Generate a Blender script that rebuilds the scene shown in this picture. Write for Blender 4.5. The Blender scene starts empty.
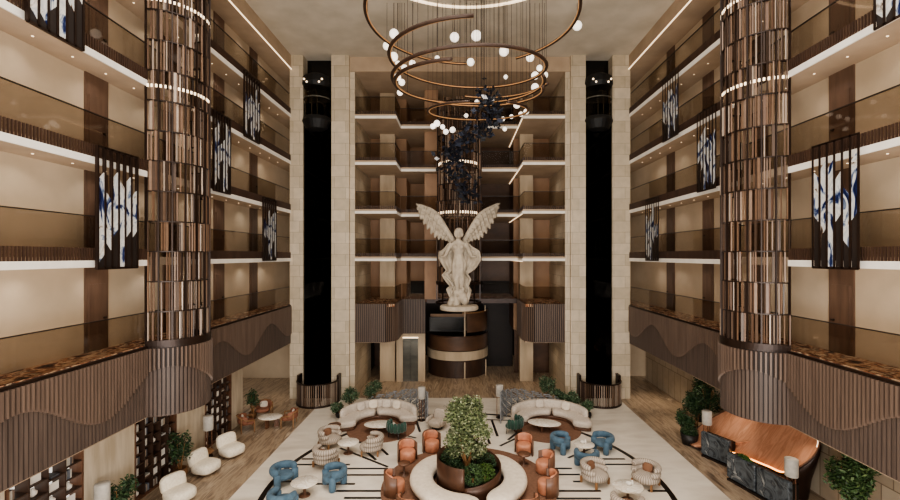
import bpy, math, random
from mathutils import Vector, Matrix, noise
PI = math.pi
C = bpy.context.scene.collection
random.seed(7)
H, F, VX, VY = 9.0, 440.0, 460.0, 256.0

def P(px, py, z=0.0):
    k = (H - z) / (py - VY)
    return ((px - VX) * k, F * k, z)

# ------------------------------------------------------------------ materials
M = {}
def nodes_of(name):
    m = bpy.data.materials.new(name); m.use_nodes = True
    nt = m.node_tree; b = nt.nodes['Principled BSDF']
    return m, nt, b
def srgb(c):
    return tuple((v/255/12.92 if v/255 <= .04045 else ((v/255+.055)/1.055)**2.4) for v in c) + (1,)
def mapping(nt, scale, rot=(0,0,0)):
    tc = nt.nodes.new('ShaderNodeTexCoord'); mp = nt.nodes.new('ShaderNodeMapping')
    mp.inputs['Scale'].default_value = scale; mp.inputs['Rotation'].default_value = rot
    nt.links.new(tc.outputs['Object'], mp.inputs['Vector']); return mp
def mat(name, c1, c2=None, scale=(3,3,3), rough=.6, metal=0, ramp=(.35,.65), bump=0, detail=4, emit=0, ecol=None, spec=None, sheen=0):
    m, nt, b = nodes_of(name)
    b.inputs['Roughness'].default_value = rough; b.inputs['Metallic'].default_value = metal
    if spec is not None: b.inputs['Specular IOR Level'].default_value = spec
    if sheen: b.inputs['Sheen Weight'].default_value = sheen
    c1 = srgb(c1)
    if c2 is None: c2 = tuple(v*.88 for v in c1[:3]) + (1,)
    else: c2 = srgb(c2)
    mp = mapping(nt, scale)
    n = nt.nodes.new('ShaderNodeTexNoise'); n.inputs['Detail'].default_value = detail; n.inputs['Scale'].default_value = 1
    nt.links.new(mp.outputs[0], n.inputs['Vector'])
    r = nt.nodes.new('ShaderNodeValToRGB'); r.color_ramp.elements[0].position = ramp[0]; r.color_ramp.elements[1].position = ramp[1]
    r.color_ramp.elements[0].color = c1; r.color_ramp.elements[1].color = c2
    nt.links.new(n.outputs[0], r.inputs[0]); nt.links.new(r.outputs[0], b.inputs['Base Color'])
    if bump:
        bp = nt.nodes.new('ShaderNodeBump'); bp.inputs['Strength'].default_value = bump; bp.inputs['Distance'].default_value = .02
        nt.links.new(n.outputs[0], bp.inputs['Height']); nt.links.new(bp.outputs[0], b.inputs['Normal'])
    if emit:
        b.inputs['Emission Color'].default_value = srgb(ecol) if ecol else c1; b.inputs['Emission Strength'].default_value = emit
    M[name] = m; return m
def attr_mat(name, rough=.5, metal=0, emit=0):
    m, nt, b = nodes_of(name)
    a = nt.nodes.new('ShaderNodeAttribute'); a.attribute_name = 'tint'
    n = nt.nodes.new('ShaderNodeTexNoise'); n.inputs['Scale'].default_value = 6
    mx = nt.nodes.new('ShaderNodeMixRGB'); mx.blend_type = 'MULTIPLY'; mx.inputs[0].default_value = .35
    nt.links.new(a.outputs['Color'], mx.inputs[1]); nt.links.new(n.outputs[0], mx.inputs[2])
    nt.links.new(mx.outputs[0], b.inputs['Base Color'])
    b.inputs['Roughness'].default_value = rough; b.inputs['Metallic'].default_value = metal
    M[name] = m; return m
def brick_mat(name, c1, c2, cm, bw, bh, rough=.5, mortar=.012, off=.5):
    m, nt, b = nodes_of(name); b.inputs['Roughness'].default_value = rough
    tc = nt.nodes.new('ShaderNodeTexCoord'); sp = nt.nodes.new('ShaderNodeSeparateXYZ'); cb = nt.nodes.new('ShaderNodeCombineXYZ')
    ad = nt.nodes.new('ShaderNodeMath'); ad.operation = 'ADD'
    nt.links.new(tc.outputs['Object'], sp.inputs[0]); nt.links.new(sp.outputs[0], ad.inputs[0]); nt.links.new(sp.outputs[1], ad.inputs[1])
    nt.links.new(ad.outputs[0], cb.inputs[0]); nt.links.new(sp.outputs[2], cb.inputs[1])
    br = nt.nodes.new('ShaderNodeTexBrick'); br.offset = off
    br.inputs['Scale'].default_value = 1; br.inputs['Brick Width'].default_value = bw; br.inputs['Row Height'].default_value = bh
    br.inputs['Mortar Size'].default_value = mortar; br.inputs['Bias'].default_value = 0
    br.inputs['Color1'].default_value = srgb(c1); br.inputs['Color2'].default_value = srgb(c2); br.inputs['Mortar'].default_value = srgb(cm)
    n = nt.nodes.new('ShaderNodeTexNoise'); n.inputs['Scale'].default_value = 2.5; n.inputs['Detail'].default_value = 6
    mx = nt.nodes.new('ShaderNodeMixRGB'); mx.blend_type = 'MULTIPLY'; mx.inputs[0].default_value = .35
    nt.links.new(cb.outputs[0], br.inputs['Vector']); nt.links.new(tc.outputs['Object'], n.inputs['Vector'])
    nt.links.new(br.outputs[0], mx.inputs[1]); nt.links.new(n.outputs[0], mx.inputs[2]); nt.links.new(mx.outputs[0], b.inputs['Base Color'])
    M[name] = m
def plank_mat(name, cols, scale, rough=.35, jx=.0):
    # long boards along Y: noise stretched along Y, several tones, faint joints
    m, nt, b = nodes_of(name); b.inputs['Roughness'].default_value = rough
    mp = mapping(nt, scale); n = nt.nodes.new('ShaderNodeTexNoise'); n.inputs['Scale'].default_value = 1; n.inputs['Detail'].default_value = 7; n.inputs['Roughness'].default_value = .6
    n.inputs['Distortion'].default_value = .6
    nt.links.new(mp.outputs[0], n.inputs['Vector'])
    r = nt.nodes.new('ShaderNodeValToRGB'); e = r.color_ramp.elements
    e[0].position = .32; e[0].color = srgb(cols[0]); e[1].position = .68; e[1].color = srgb(cols[-1])
    for i, c in enumerate(cols[1:-1]):
        x = e.new(.32 + .36*(i+1)/(len(cols)-1)); x.color = srgb(c)
    nt.links.new(n.outputs[0], r.inputs[0]); nt.links.new(r.outputs[0], b.inputs['Base Color'])
    M[name] = m
def ramp_mat(name, stops, scale, rough=.4, dist=0, emit=0, kind='noise', detail=5):
    m, nt, b = nodes_of(name); b.inputs['Roughness'].default_value = rough
    mp = mapping(nt, scale)
    n = nt.nodes.new('ShaderNodeTexNoise'); n.inputs['Scale'].default_value = 1; n.inputs['Detail'].default_value = detail; n.inputs['Distortion'].default_value = dist
    nt.links.new(mp.outputs[0], n.inputs['Vector'])
    r = nt.nodes.new('ShaderNodeValToRGB'); e = r.color_ramp.elements
    e[0].position, e[0].color = stops[0][0], srgb(stops[0][1]); e[1].position, e[1].color = stops[-1][0], srgb(stops[-1][1])
    for p, c in stops[1:-1]:
        x = e.new(p); x.color = srgb(c)
    nt.links.new(n.outputs[0], r.inputs[0]); nt.links.new(r.outputs[0], b.inputs['Base Color'])
    if emit:
        nt.links.new(r.outputs[0], b.inputs['Emission Color']); b.inputs['Emission Strength'].default_value = emit
    M[name] = m
def glass_mat(name, tint, refl=.08):
    m = bpy.data.materials.new(name); m.use_nodes = True; nt = m.node_tree
    for n in list(nt.nodes): nt.nodes.remove(n)
    o = nt.nodes.new('ShaderNodeOutputMaterial'); t = nt.nodes.new('ShaderNodeBsdfTransparent'); g = nt.nodes.new('ShaderNodeBsdfGlossy')
    t.inputs[0].default_value = srgb(tint); g.inputs['Roughness'].default_value = .03; g.inputs['Color'].default_value = (.9,.85,.8,1)
    mx = nt.nodes.new('ShaderNodeMixShader'); lw = nt.nodes.new('ShaderNodeLayerWeight'); lw.inputs[0].default_value = .25; mu = nt.nodes.new('ShaderNodeMath'); mu.operation = 'MULTIPLY'; mu.inputs[1].default_value = .22
    nt.links.new(lw.outputs['Facing'], mu.inputs[0]); nt.links.new(mu.outputs[0], mx.inputs[0]); nt.links.new(t.outputs[0], mx.inputs[1]); nt.links.new(g.outputs[0], mx.inputs[2])
    nt.links.new(mx.outputs[0], o.inputs[0]); M[name] = m

mat('plaster', (204,184,158), (186,167,142), (.5,.5,.5), rough=.9)
mat('soffit', (186,164,140), (172,151,128), (.8,.8,.8), rough=.9)
mat('ceiling', (208,198,182), (190,180,163), (.6,.6,.6), rough=.85, bump=.2)
mat('led', (255,240,214), (255,240,214), rough=.5, emit=1.8, ecol=(255,226,190))
mat('led_warm', (255,200,130), (255,200,130), rough=.5, emit=5, ecol=(255,170,95))
mat('fascia', (222,216,206), (212,205,194), (2,2,2), rough=.5, emit=.12, ecol=(255,240,220))  # white edge colour with a faint glow put in, so it looks lit
mat('door_wood', (112,88,72), (94,73,60), (6,6,.8), rough=.45)
mat('slat_dark', (74,54,42), (60,43,34), (3,3,.7), rough=.45)
mat('slat_wood', (114,95,82), (97,80,69), (9,9,.5), rough=.5)
mat('slat_pale', (98,83,74), (80,67,60), (9,9,.5), rough=.55)
mat('slat_back', (46,33,26), (38,27,21), (5,5,.5), rough=.6)
mat('bronze', (92,64,48), (70,49,37), (2,2,1), rough=.4, metal=.25)
mat('bronze_dark', (52,37,29), (40,28,22), (2,2,1), rough=.4, metal=.4)
mat('hoop_bronze', (72,52,40), (56,40,31), rough=.5, metal=.2)
mat('rail', (40,30,24), (30,22,18), rough=.4)
mat('black', (9,8,8), (5,5,5), rough=.15)
mat('black_matte', (16,14,13), (10,9,9), rough=.6)
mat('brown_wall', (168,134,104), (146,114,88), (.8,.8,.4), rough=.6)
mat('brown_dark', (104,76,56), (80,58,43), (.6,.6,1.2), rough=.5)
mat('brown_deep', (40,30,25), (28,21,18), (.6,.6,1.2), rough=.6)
mat('column_beige', (196,178,152), (178,160,136), (2,2,.5), rough=.7)
ramp_mat('carpet', [(.36,(40,28,24)),(.43,(130,86,62)),(.48,(206,178,146)),(.54,(150,96,66)),(.58,(70,46,36)),(.64,(220,198,168))], (3.0,1.7,1), rough=.9, dist=.3)
brick_mat('stone', (222,206,182), (200,184,158), (160,144,122), 1.1, .7, mortar=.01, off=.37)
brick_mat('stone_wall', (206,190,166), (186,168,144), (140,122,100), .8, 1.7, mortar=.02)
plank_mat('floor_wood', [(96,80,66),(142,122,102),(174,154,130),(118,99,82),(200,182,158)], (3.4,.42,1), rough=.3)
ramp_mat('floor_tile', [(.3,(206,194,178)),(.5,(232,223,208)),(.7,(216,205,189))], (.35,.9,1), rough=.28)
mat('inlay', (34,27,24), (24,19,17), rough=.3)
mat('rug', (132,98,78), (116,85,67), (8,8,8), rough=.95)
mat('cream', (226,214,196), (214,200,180), (6,6,6), rough=.95, bump=.15)
mat('boucle', (238,228,208), (224,212,190), (14,14,14), rough=.95, bump=.4)
mat('greige', (186,174,160), (170,158,144), (10,10,10), rough=.95, bump=.2)
mat('linen', (206,194,180), (192,180,166), (10,10,10), rough=.95, bump=.2)
mat('blue_velvet', (84,108,124), (68,92,108), (5,5,5), rough=.85, sheen=.1)
mat('orange_leather', (196,136,106), (178,120,92), (6,6,6), rough=.55)
mat('rust', (146,98,76), (128,84,64), (6,6,6), rough=.7)
mat('green_velvet', (24,70,52), (16,50,38), (6,6,6), rough=.6, sheen=.4)
mat('walnut', (116,82,62), (94,66,50), (9,9,.8), rough=.4)
mat('oak', (150,112,76), (128,92,60), (9,9,.8), rough=.5)
mat('brown_cushion', (126,90,66), (110,76,56), rough=.8)
ramp_mat('marble', [(.35,(236,228,214)),(.5,(214,200,180)),(.53,(240,234,224)),(.7,(228,218,202))], (2.5,2.5,2.5), rough=.2, dist=1.5)
ramp_mat('marble_dark', [(.3,(30,34,38)),(.5,(86,92,96)),(.58,(50,55,60)),(.72,(150,152,150))], (1.6,1.6,1.6), rough=.22, dist=2)
plank_mat('reception_wood', [(196,142,112),(208,156,126),(186,132,102),(214,164,134)], (.7,4.5,1), rough=.32)
mat('statue', (186,174,156), (164,152,135), (3,3,3), rough=.75, bump=.25)
mat('glass_bulb', (255,248,236), (255,248,236), rough=.3, emit=1.15, ecol=(255,244,230))
mat('cable', (60,50,42), (50,42,36), rough=.5)
mat('leaf_dark', (18,22,34), (10,12,20), rough=.3)
mat('concrete_shade', (186,180,170), (168,162,152), (6,6,6), rough=.7, emit=.05)
mat('screen_grey', (140,142,144), (118,120,122), (6,6,6), rough=.6)
mat('soil', (40,30,22), (28,21,16), rough=.95)
mat('pot', (120,84,54), (98,68,44), (5,5,5), rough=.6)
mat('pot_dark', (38,34,32), (26,24,23), rough=.5)
mat('white_panel', (214,200,178), (190,174,150), (4,4,.6), rough=.6)
mat('window_glow', (244,240,232), (232,228,220), rough=.5, emit=.9, ecol=(255,250,240))
mat('steel', (120,118,110), (96,96,90), (1,1,3), rough=.25, metal=.6)
attr_mat('tinted', rough=.4, metal=.1)
attr_mat('tint_matte', rough=.7)
attr_mat('leaf', rough=.6)
glass_mat('glass_bronze', (224,220,215))
glass_mat('glass_clear', (205,195,180))
ramp_mat('art', [(.3,(10,12,30)),(.41,(30,42,84)),(.45,(120,132,150)),(.49,(206,204,198)),(.58,(176,178,178)),(.62,(210,204,194)),(.68,(84,64,50)),(.74,(40,32,30))], (2.4,2.4,1.3), rough=.18, dist=1.2, emit=.06)
mat('hoop_glint',(170,120,76),(150,104,64),emit=.25,ecol=(255,200,140))  # glow stands in for gold highlights on the hoops' inner faces
mat('led_dim',(236,214,180),(236,214,180),emit=.12,ecol=(255,220,170))
glass_mat('glass_smoke',(60,56,54))
# ribbed fabric
m, nt, b = nodes_of('ribbed'); b.inputs['Roughness'].default_value = .95
tc = nt.nodes.new('ShaderNodeTexCoord'); sx = nt.nodes.new('ShaderNodeSeparateXYZ'); at = nt.nodes.new('ShaderNodeMath'); at.operation = 'ARCTAN2'
ml = nt.nodes.new('ShaderNodeMath'); ml.operation = 'MULTIPLY'; ml.inputs[1].default_value = 34
sn = nt.nodes.new('ShaderNodeMath'); sn.operation = 'SINE'
r = nt.nodes.new('ShaderNodeValToRGB'); r.color_ramp.elements[0].color = srgb((126,113,101)); r.color_ramp.elements[1].color = srgb((184,171,156))
r.color_ramp.elements[0].position = .0; r.color_ramp.elements[1].position = .55
mr = nt.nodes.new('ShaderNodeMath'); mr.operation = 'MULTIPLY_ADD'; mr.inputs[1].default_value = .5; mr.inputs[2].default_value = .5
nt.links.new(tc.outputs['Object'], sx.inputs[0]); nt.links.new(sx.outputs[1], at.inputs[0]); nt.links.new(sx.outputs[0], at.inputs[1])
nt.links.new(at.outputs[0], ml.inputs[0]); nt.links.new(ml.outputs[0], sn.inputs[0]); nt.links.new(sn.outputs[0], mr.inputs[0])
nt.links.new(mr.outputs[0], r.inputs[0]); nt.links.new(r.outputs[0], b.inputs['Base Color']); M['ribbed'] = m

# ------------------------------------------------------------------ mesh builder
class MB:
    def __init__(s): s.v = []; s.f = []; s.c = []; s.col = (1,1,1); s.T = None
    def add(s, vs, fs):
        o = len(s.v)
        if s.T is not None: vs = [tuple(s.T @ Vector(p)) for p in vs]
        s.v += [tuple(p) for p in vs]; s.f += [tuple(i+o for i in f) for f in fs]; s.c += [s.col]*len(fs); return s
    def box(s, x0,y0,z0,x1,y1,z1):
        if x0>x1: x0,x1=x1,x0
        if y0>y1: y0,y1=y1,y0
        return s.add([(x0,y0,z0),(x1,y0,z0),(x1,y1,z0),(x0,y1,z0),(x0,y0,z1),(x1,y0,z1),(x1,y1,z1),(x0,y1,z1)],
            [(0,3,2,1),(4,5,6,7),(0,1,5,4),(1,2,6,5),(2,3,7,6),(3,0,4,7)])
    def obox(s, c, size, rz=0, rx=0, ry=0):
        m = Matrix.Translation(Vector(c)) @ Matrix.Rotation(rz,4,'Z') @ Matrix.Rotation(rx,4,'X') @ Matrix.Rotation(ry,4,'Y')
        a,b_,d = size[0]/2,size[1]/2,size[2]/2
        vs = [m @ Vector(p) for p in [(-a,-b_,-d),(a,-b_,-d),(a,b_,-d),(-a,b_,-d),(-a,-b_,d),(a,-b_,d),(a,b_,d),(-a,b_,d)]]
        return s.add(vs, [(0,3,2,1),(4,5,6,7),(0,1,5,4),(1,2,6,5),(2,3,7,6),(3,0,4,7)])
    def lathe(s, prof, seg=24, c=(0,0,0), cap=True, sx=1, sy=1):
        vs=[]; n=len(prof)
        for r,z in prof:
            for i in range(seg):
                a=2*PI*i/seg; vs.append((c[0]+r*math.cos(a)*sx, c[1]+r*math.sin(a)*sy, c[2]+z))
        fs=[(j*seg+i, j*seg+(i+1)%seg, (j+1)*seg+(i+1)%seg, (j+1)*seg+i) for j in range(n-1) for i in range(seg)]
        if cap: fs += [tuple(range(seg))[::-1], tuple((n-1)*seg+i for i in range(seg))]
        return s.add(vs, fs)
    def cyl(s, c, r, h, seg=20, r2=None): return s.lathe([(r,0),(r if r2 is None else r2,h)], seg, c)
    def sphere(s, c, r, seg=14, rings=9, sc=(1,1,1)):
        prof=[(max(.001,math.sin(PI*i/rings))*r, -math.cos(PI*i/rings)*r*sc[2]) for i in range(rings+1)]
        return s.lathe(prof, seg, c, True, sc[0], sc[1])
    def tube(s, pts, r, seg=8, closed=False):
        pts=[Vector(p) for p in pts]; n=len(pts); vs=[]
        up=Vector((0,0,1))
        for i,p in enumerate(pts):
            if closed: d=pts[(i+1)%n]-pts[i-1]
            else: d=pts[min(i+1,n-1)]-pts[max(i-1,0)]
            d.normalize(); u=up if abs(d.dot(up))<.95 else Vector((1,0,0))
            a=d.cross(u).normalized(); b_=a.cross(d).normalized()
            rr=r[i] if isinstance(r,(list,tuple)) else r
            for k in range(seg):
                t=2*PI*k/seg; vs.append(p+a*math.cos(t)*rr+b_*math.sin(t)*rr)
        m=n if closed else n-1
        fs=[(i*seg+k, i*seg+(k+1)%seg, ((i+1)%n)*seg+(k+1)%seg, ((i+1)%n)*seg+k) for i in range(m) for k in range(seg)]
        if not closed: fs+=[tuple(range(seg))[::-1], tuple((n-1)*seg+k for k in range(seg))]
        return s.add(vs,fs)
    def prism(s, poly, z0, z1):
        n=len(poly); vs=[(x,y,z0) for x,y in poly]+[(x,y,z1) for x,y in poly]
        return s.add(vs,[tuple(range(n))[::-1],tuple(range(n,2*n))]+[(i,(i+1)%n,(i+1)%n+n,i+n) for i in range(n)])
    def pad(s, c, r0, r1, a0, a1, z0, z1, n=28, e=3.0, taper=.35, seg=14):
        """rounded cushion swept along an arc; ends rounded over"""
        vs=[]; rm=(r0+r1)/2; hw=(r1-r0)/2; hz=(z1-z0)/2; zm=(z0+z1)/2; L=abs(a1-a0)*rm
        for i in range(n+1):
            t=i/n; t2=.5-.5*math.cos(PI*t); a=a0+(a1-a0)*t2
            d=min(t2,1-t2)*L/(taper if taper>0 else 1e-6); k=1 if (d>=1 or taper<=0) else math.sqrt(max(0,1-(1-d)**2))
            k=max(k,.05)
            for q in range(seg):
                w=2*PI*q/seg; cx=abs(math.cos(w))**(2/e)*math.copysign(1,math.cos(w)); cz=abs(math.sin(w))**(2/e)*math.copysign(1,math.sin(w))
                rr=rm+hw*cx*k; zz=zm+hz*cz*(.45+.55*k)
                vs.append((c[0]+rr*math.cos(a), c[1]+rr*math.sin(a), c[2]+zz))
        fs=[(i*seg+k,(i+1)*seg+k,(i+1)*seg+(k+1)%seg,i*seg+(k+1)%seg) for i in range(n) for k in range(seg)]
        fs+=[tuple(range(seg)),tuple(n*seg+k for k in range(seg))[::-1]]
        return s.add(vs,fs)
    def rbox(s, c, size, e=4, rz=0, rx=0, nu=16, nv=10):
        """superellipsoid cushion"""
        m = Matrix.Translation(Vector(c)) @ Matrix.Rotation(rz,4,'Z') @ Matrix.Rotation(rx,4,'X'); vs=[]
        sp=lambda v,p: math.copysign(abs(v)**p,v)
        for j in range(nv+1):
            ph=-PI/2+PI*j/nv
            for i in range(nu):
                th=2*PI*i/nu
                vs.append(m @ Vector((size[0]/2*sp(math.cos(ph),2/e)*sp(math.cos(th),2/e), size[1]/2*sp(math.cos(ph),2/e)*sp(math.sin(th),2/e), size[2]/2*sp(math.sin(ph),2/e))))
        fs=[(j*nu+i,j*nu+(i+1)%nu,(j+1)*nu+(i+1)%nu,(j+1)*nu+i) for j in range(nv) for i in range(nu)]
        return s.add(vs,fs)
    def wall_arc(s, c, r, t, a0, a1, z0f, z1f, n=32):
        vs=[]
        for i in range(n+1):
            a=a0+(a1-a0)*i/n; z0=z0f(a) if callable(z0f) else z0f; z1=z1f(a) if callable(z1f) else z1f
            for rr,z in ((r-t/2,z0),(r+t/2,z0),(r+t/2,z1),(r-t/2,z1)):
                vs.append((c[0]+rr*math.cos(a),c[1]+rr*math.sin(a),z))
        fs=[(i*4+k,i*4+(k+1)%4,(i+1)*4+(k+1)%4,(i+1)*4+k) for i in range(n) for k in range(4)]
        fs+=[(3,2,1,0),(n*4,n*4+1,n*4+2,n*4+3)]
        return s.add(vs,fs)
    def leaf(s, p, L, w, rnd):
        d=Vector((rnd.gauss(0,1),rnd.gauss(0,1),rnd.gauss(.2,.7))).normalized(); q=d.orthogonal().normalized()
        q.rotate(Matrix.Rotation(rnd.random()*6.28,3,d)) if False else None
        n=d.cross(q); a=rnd.random()*6.28; q=q*math.cos(a)+n*math.sin(a); p=Vector(p)
        return s.add([p-d*L/2,p+q*w/2,p+d*L/2,p-q*w/2],[(0,1,2,3)])
    def build(s, name, m, parent=None, smooth=False, mods=()):
        me=bpy.data.meshes.new(name); me.from_pydata(s.v,[],s.f); me.update()
        at=me.attributes.new('tint','FLOAT_COLOR','FACE')
        buf=[]
        for c in s.c: buf += [c[0],c[1],c[2],1]
        at.data.foreach_set('color', buf)
        me.materials.append(M[m] if isinstance(m,str) else m)
        if smooth: me.polygons.foreach_set('use_smooth',[True]*len(me.polygons))
        o=bpy.data.objects.new(name,me); C.objects.link(o)
        if parent: o.parent=parent
        for k in mods:
            if k[0]=='bevel': mo=o.modifiers.new('b','BEVEL'); mo.width=k[1]; mo.segments=k[2] if len(k)>2 else 2; mo.limit_method='ANGLE'
            if k[0]=='remesh': mo=o.modifiers.new('r','REMESH'); mo.mode='VOXEL'; mo.voxel_size=k[1]; mo.use_smooth_shade=True
            if k[0]=='smooth': mo=o.modifiers.new('s','SMOOTH'); mo.iterations=k[1]
        if parent is None: pass
        return o
def tag(o,label=None,cat=None,group=None,kind=None):
    if label: o['label']=label
    if cat: o['category']=cat
    if group: o['group']=group
    if kind: o['kind']=kind
    return o
def thing(name,label,cat,loc=(0,0,0),rz=0,group=None):
    o=bpy.data.objects.new(name,None); C.objects.link(o); o.location=loc; o.rotation_euler=(0,0,rz); o.empty_display_size=.2
    return tag(o,label,cat,group)
def struct(name,mb,m,label=None,cat=None,**k):
    return tag(mb.build(name,m,**k),label,cat,kind='structure')
def dup(root,loc,rz,label,group=None):
    r=root.copy(); C.objects.link(r); r.location=loc; r.rotation_euler=(0,0,rz); r['label']=label
    if group: r['group']=group
    for ch in list(root.children):
        c=ch.copy(); C.objects.link(c); c.parent=r
        for g in ch.children:
            d=g.copy(); C.objects.link(d); d.parent=c
    return r
R=math.radians

# ------------------------------------------------------------------ setting
XL, XR, XW, XWR = -10.7, 10.7, -11.8, 11.95
YB = 27.7
ZC = 21.65
LV = [8.68, 11.7, 14.8, 17.75]
CAG = [(-10.7,16.25),(10.7,15.55)]     # half-round cages

f=MB(); f.box(-8.55,-4,-.1, 10.0,27.9,0); struct('floor',f,'floor_tile','pale stone tile floor of the lounge','floor')
f=MB(); f.box(-22,-4,-.1,-8.55,27.9,-.002); f.box(10.0,-4,-.1,22,27.9,-.002); f.box(-22,27.9,-.1,22,45,-.002)
struct('floor',f,'floor_wood','wood plank floor around the pale lounge floor','floor')
# floor inlay
il=MB()
CX,CY=.33,17.3
def strip(x0,y0,x1,y1,w=.13):
    d=Vector((x1-x0,y1-y0)); n=Vector((-d.y,d.x)).normalized()*w/2
    il.add([(x0-n.x,y0-n.y,.004),(x0+n.x,y0+n.y,.004),(x1+n.x,y1+n.y,.004),(x1-n.x,y1-n.y,.004)],[(0,3,2,1)])
for i in range(120):
    a0=2*PI*i/120; a1=2*PI*(i+1)/120; vs=[]
    for a,rr in ((a0,7.62),(a0,7.84),(a1,7.84),(a1,7.62)): vs.append((CX-.05+rr*math.cos(a),CY+.1+rr*math.sin(a),.004))
    il.add(vs,[(0,1,2,3)])
def sp(x0,y0,x1,y1,w=.13):
    a=P(x0,y0); b_=P(x1,y1); strip(a[0],a[1],b_[0],b_[1],w)
for x0,x1,y in [(302,316,459),(293,350,464.6),(340,388,468.6),(338,385,475),(276,308,481.5),(308,355,484),(336,386,491),(344,390,498),
                (552,572,468.5),(555,580,474.6),(597,625,459),(604,635,464.4),(573,582,481.6),(628,640,483),(555,601,491),(555,601,498.6),(648,668,491)]:
    sp(x0,y,x1,y,.14)
for a in [(351,438,361,443),(340,448,388,467),(375,443,388,455),(378,438,388,442),(484,430,490,444),(491.6,419.6,497.6,436.4),(500,446,521,436),
          (508,440,518,432),(485,419.6,512,420.5),(416,420,420,432),(400,434,416,438),(568,458,592,448),(392,430,404,436),(362,448,376,460),(425,419.5,405,421)]:
    sp(*a)
for x0,x1,y in [(-6.2,-3.2,14.6),(-5.4,-2.8,13.8),(-6.6,-4,13),(3.8,6,14.6),(3.4,6.8,13.7),(3.8,6.4,13)]: strip(x0,y,x1,y)
struct('trim_1',il,'inlay','black stripes and large ring inlaid in the pale floor','floor inlay')

# ceiling: raised centre with lower soffits above the galleries
c=MB(); c.box(XL,-4,ZC,XR,29.4,ZC+.2); struct('ceiling',c,'ceiling','pale plaster ceiling high above the lounge','ceiling')
c=MB(); c.box(-12,-4,20.72,XL,34,20.9); c.box(XR,-4,20.72,12.2,34,20.9); c.box(XL,-4,20.72,XL+.06,YB,ZC); c.box(XR-.06,-4,20.72,XR,YB,ZC)
c.box(-7,28,20.72,7,38,20.9); c.box(-7,27.95,20.72,7,28,ZC)
struct('ceiling',c,'soffit','lower ceiling edge above the top galleries','ceiling')
c=MB(); c.box(XL+.06,-4,20.74,XL+.1,YB,20.79); c.box(XR-.1,-4,20.74,XR-.06,YB,20.79)
struct('trim_2',c,'led','thin line of light along the upper ceiling edge','light line')

# side walls
w=MB(); w.box(XW-.2,-4,5.9,XW,34,20.9); struct('wall_left',w,'plaster','beige plaster wall behind the left galleries','wall')
w=MB(); w.box(XWR,-4,5.9,XWR+.2,34,20.9); struct('wall_right',w,'plaster','beige plaster wall behind the right galleries','wall')
w=MB(); w.box(-12.6,-4,0,-12.4,23.9,3.5)
for a,b_ in ((13.82,15.95),(18.35,20.35),(22.75,23.9),(9.6,11.4)): w.box(-12.4,a,0,XW,b_,3.4)
struct('wall_left',w,'white_panel','pale stone panels between the bookcases on the left ground floor','wall')
w=MB(); w.box(13.5,-4,0,13.7,32,3.4); struct('wall_right',w,'stone_wall','beige stone block wall on the right ground floor','wall')
w=MB(); w.box(-20,32.5,0,-7.1,32.7,3.5); w.box(7.1,33,0,20,33.2,3.5); struct('wall_back',w,'plaster','beige wall at the end of the ground floor passage','wall')
w=MB(); w.box(-10.9,32.6,0,-10.4,32.4,3.2); struct('door_1',w,'brown_deep','tall near-black slab standing in for the dark gap at the end of the left passage','door')  # near-black slab put where the passage only shows a dark gap
# level-1 floors
w=MB(); w.box(-14,-4,5.75,XL-.03,34,5.95); w.box(XR+.03,-4,5.75,14,34,5.95)
struct('floor',w,'carpet','patterned rust and cream carpet of the first gallery','floor')
w=MB(); w.box(-14,-4,3.4,XL-.15,34,3.5); w.box(XR+.15,-4,3.4,14,34,3.5); w.box(-7,28.4,3.4,-4.2,38,3.5); w.box(4.2,28.4,3.4,7,38,3.5)
struct('ceiling',w,'soffit','soffit over the ground floor passages','ceiling')

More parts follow.
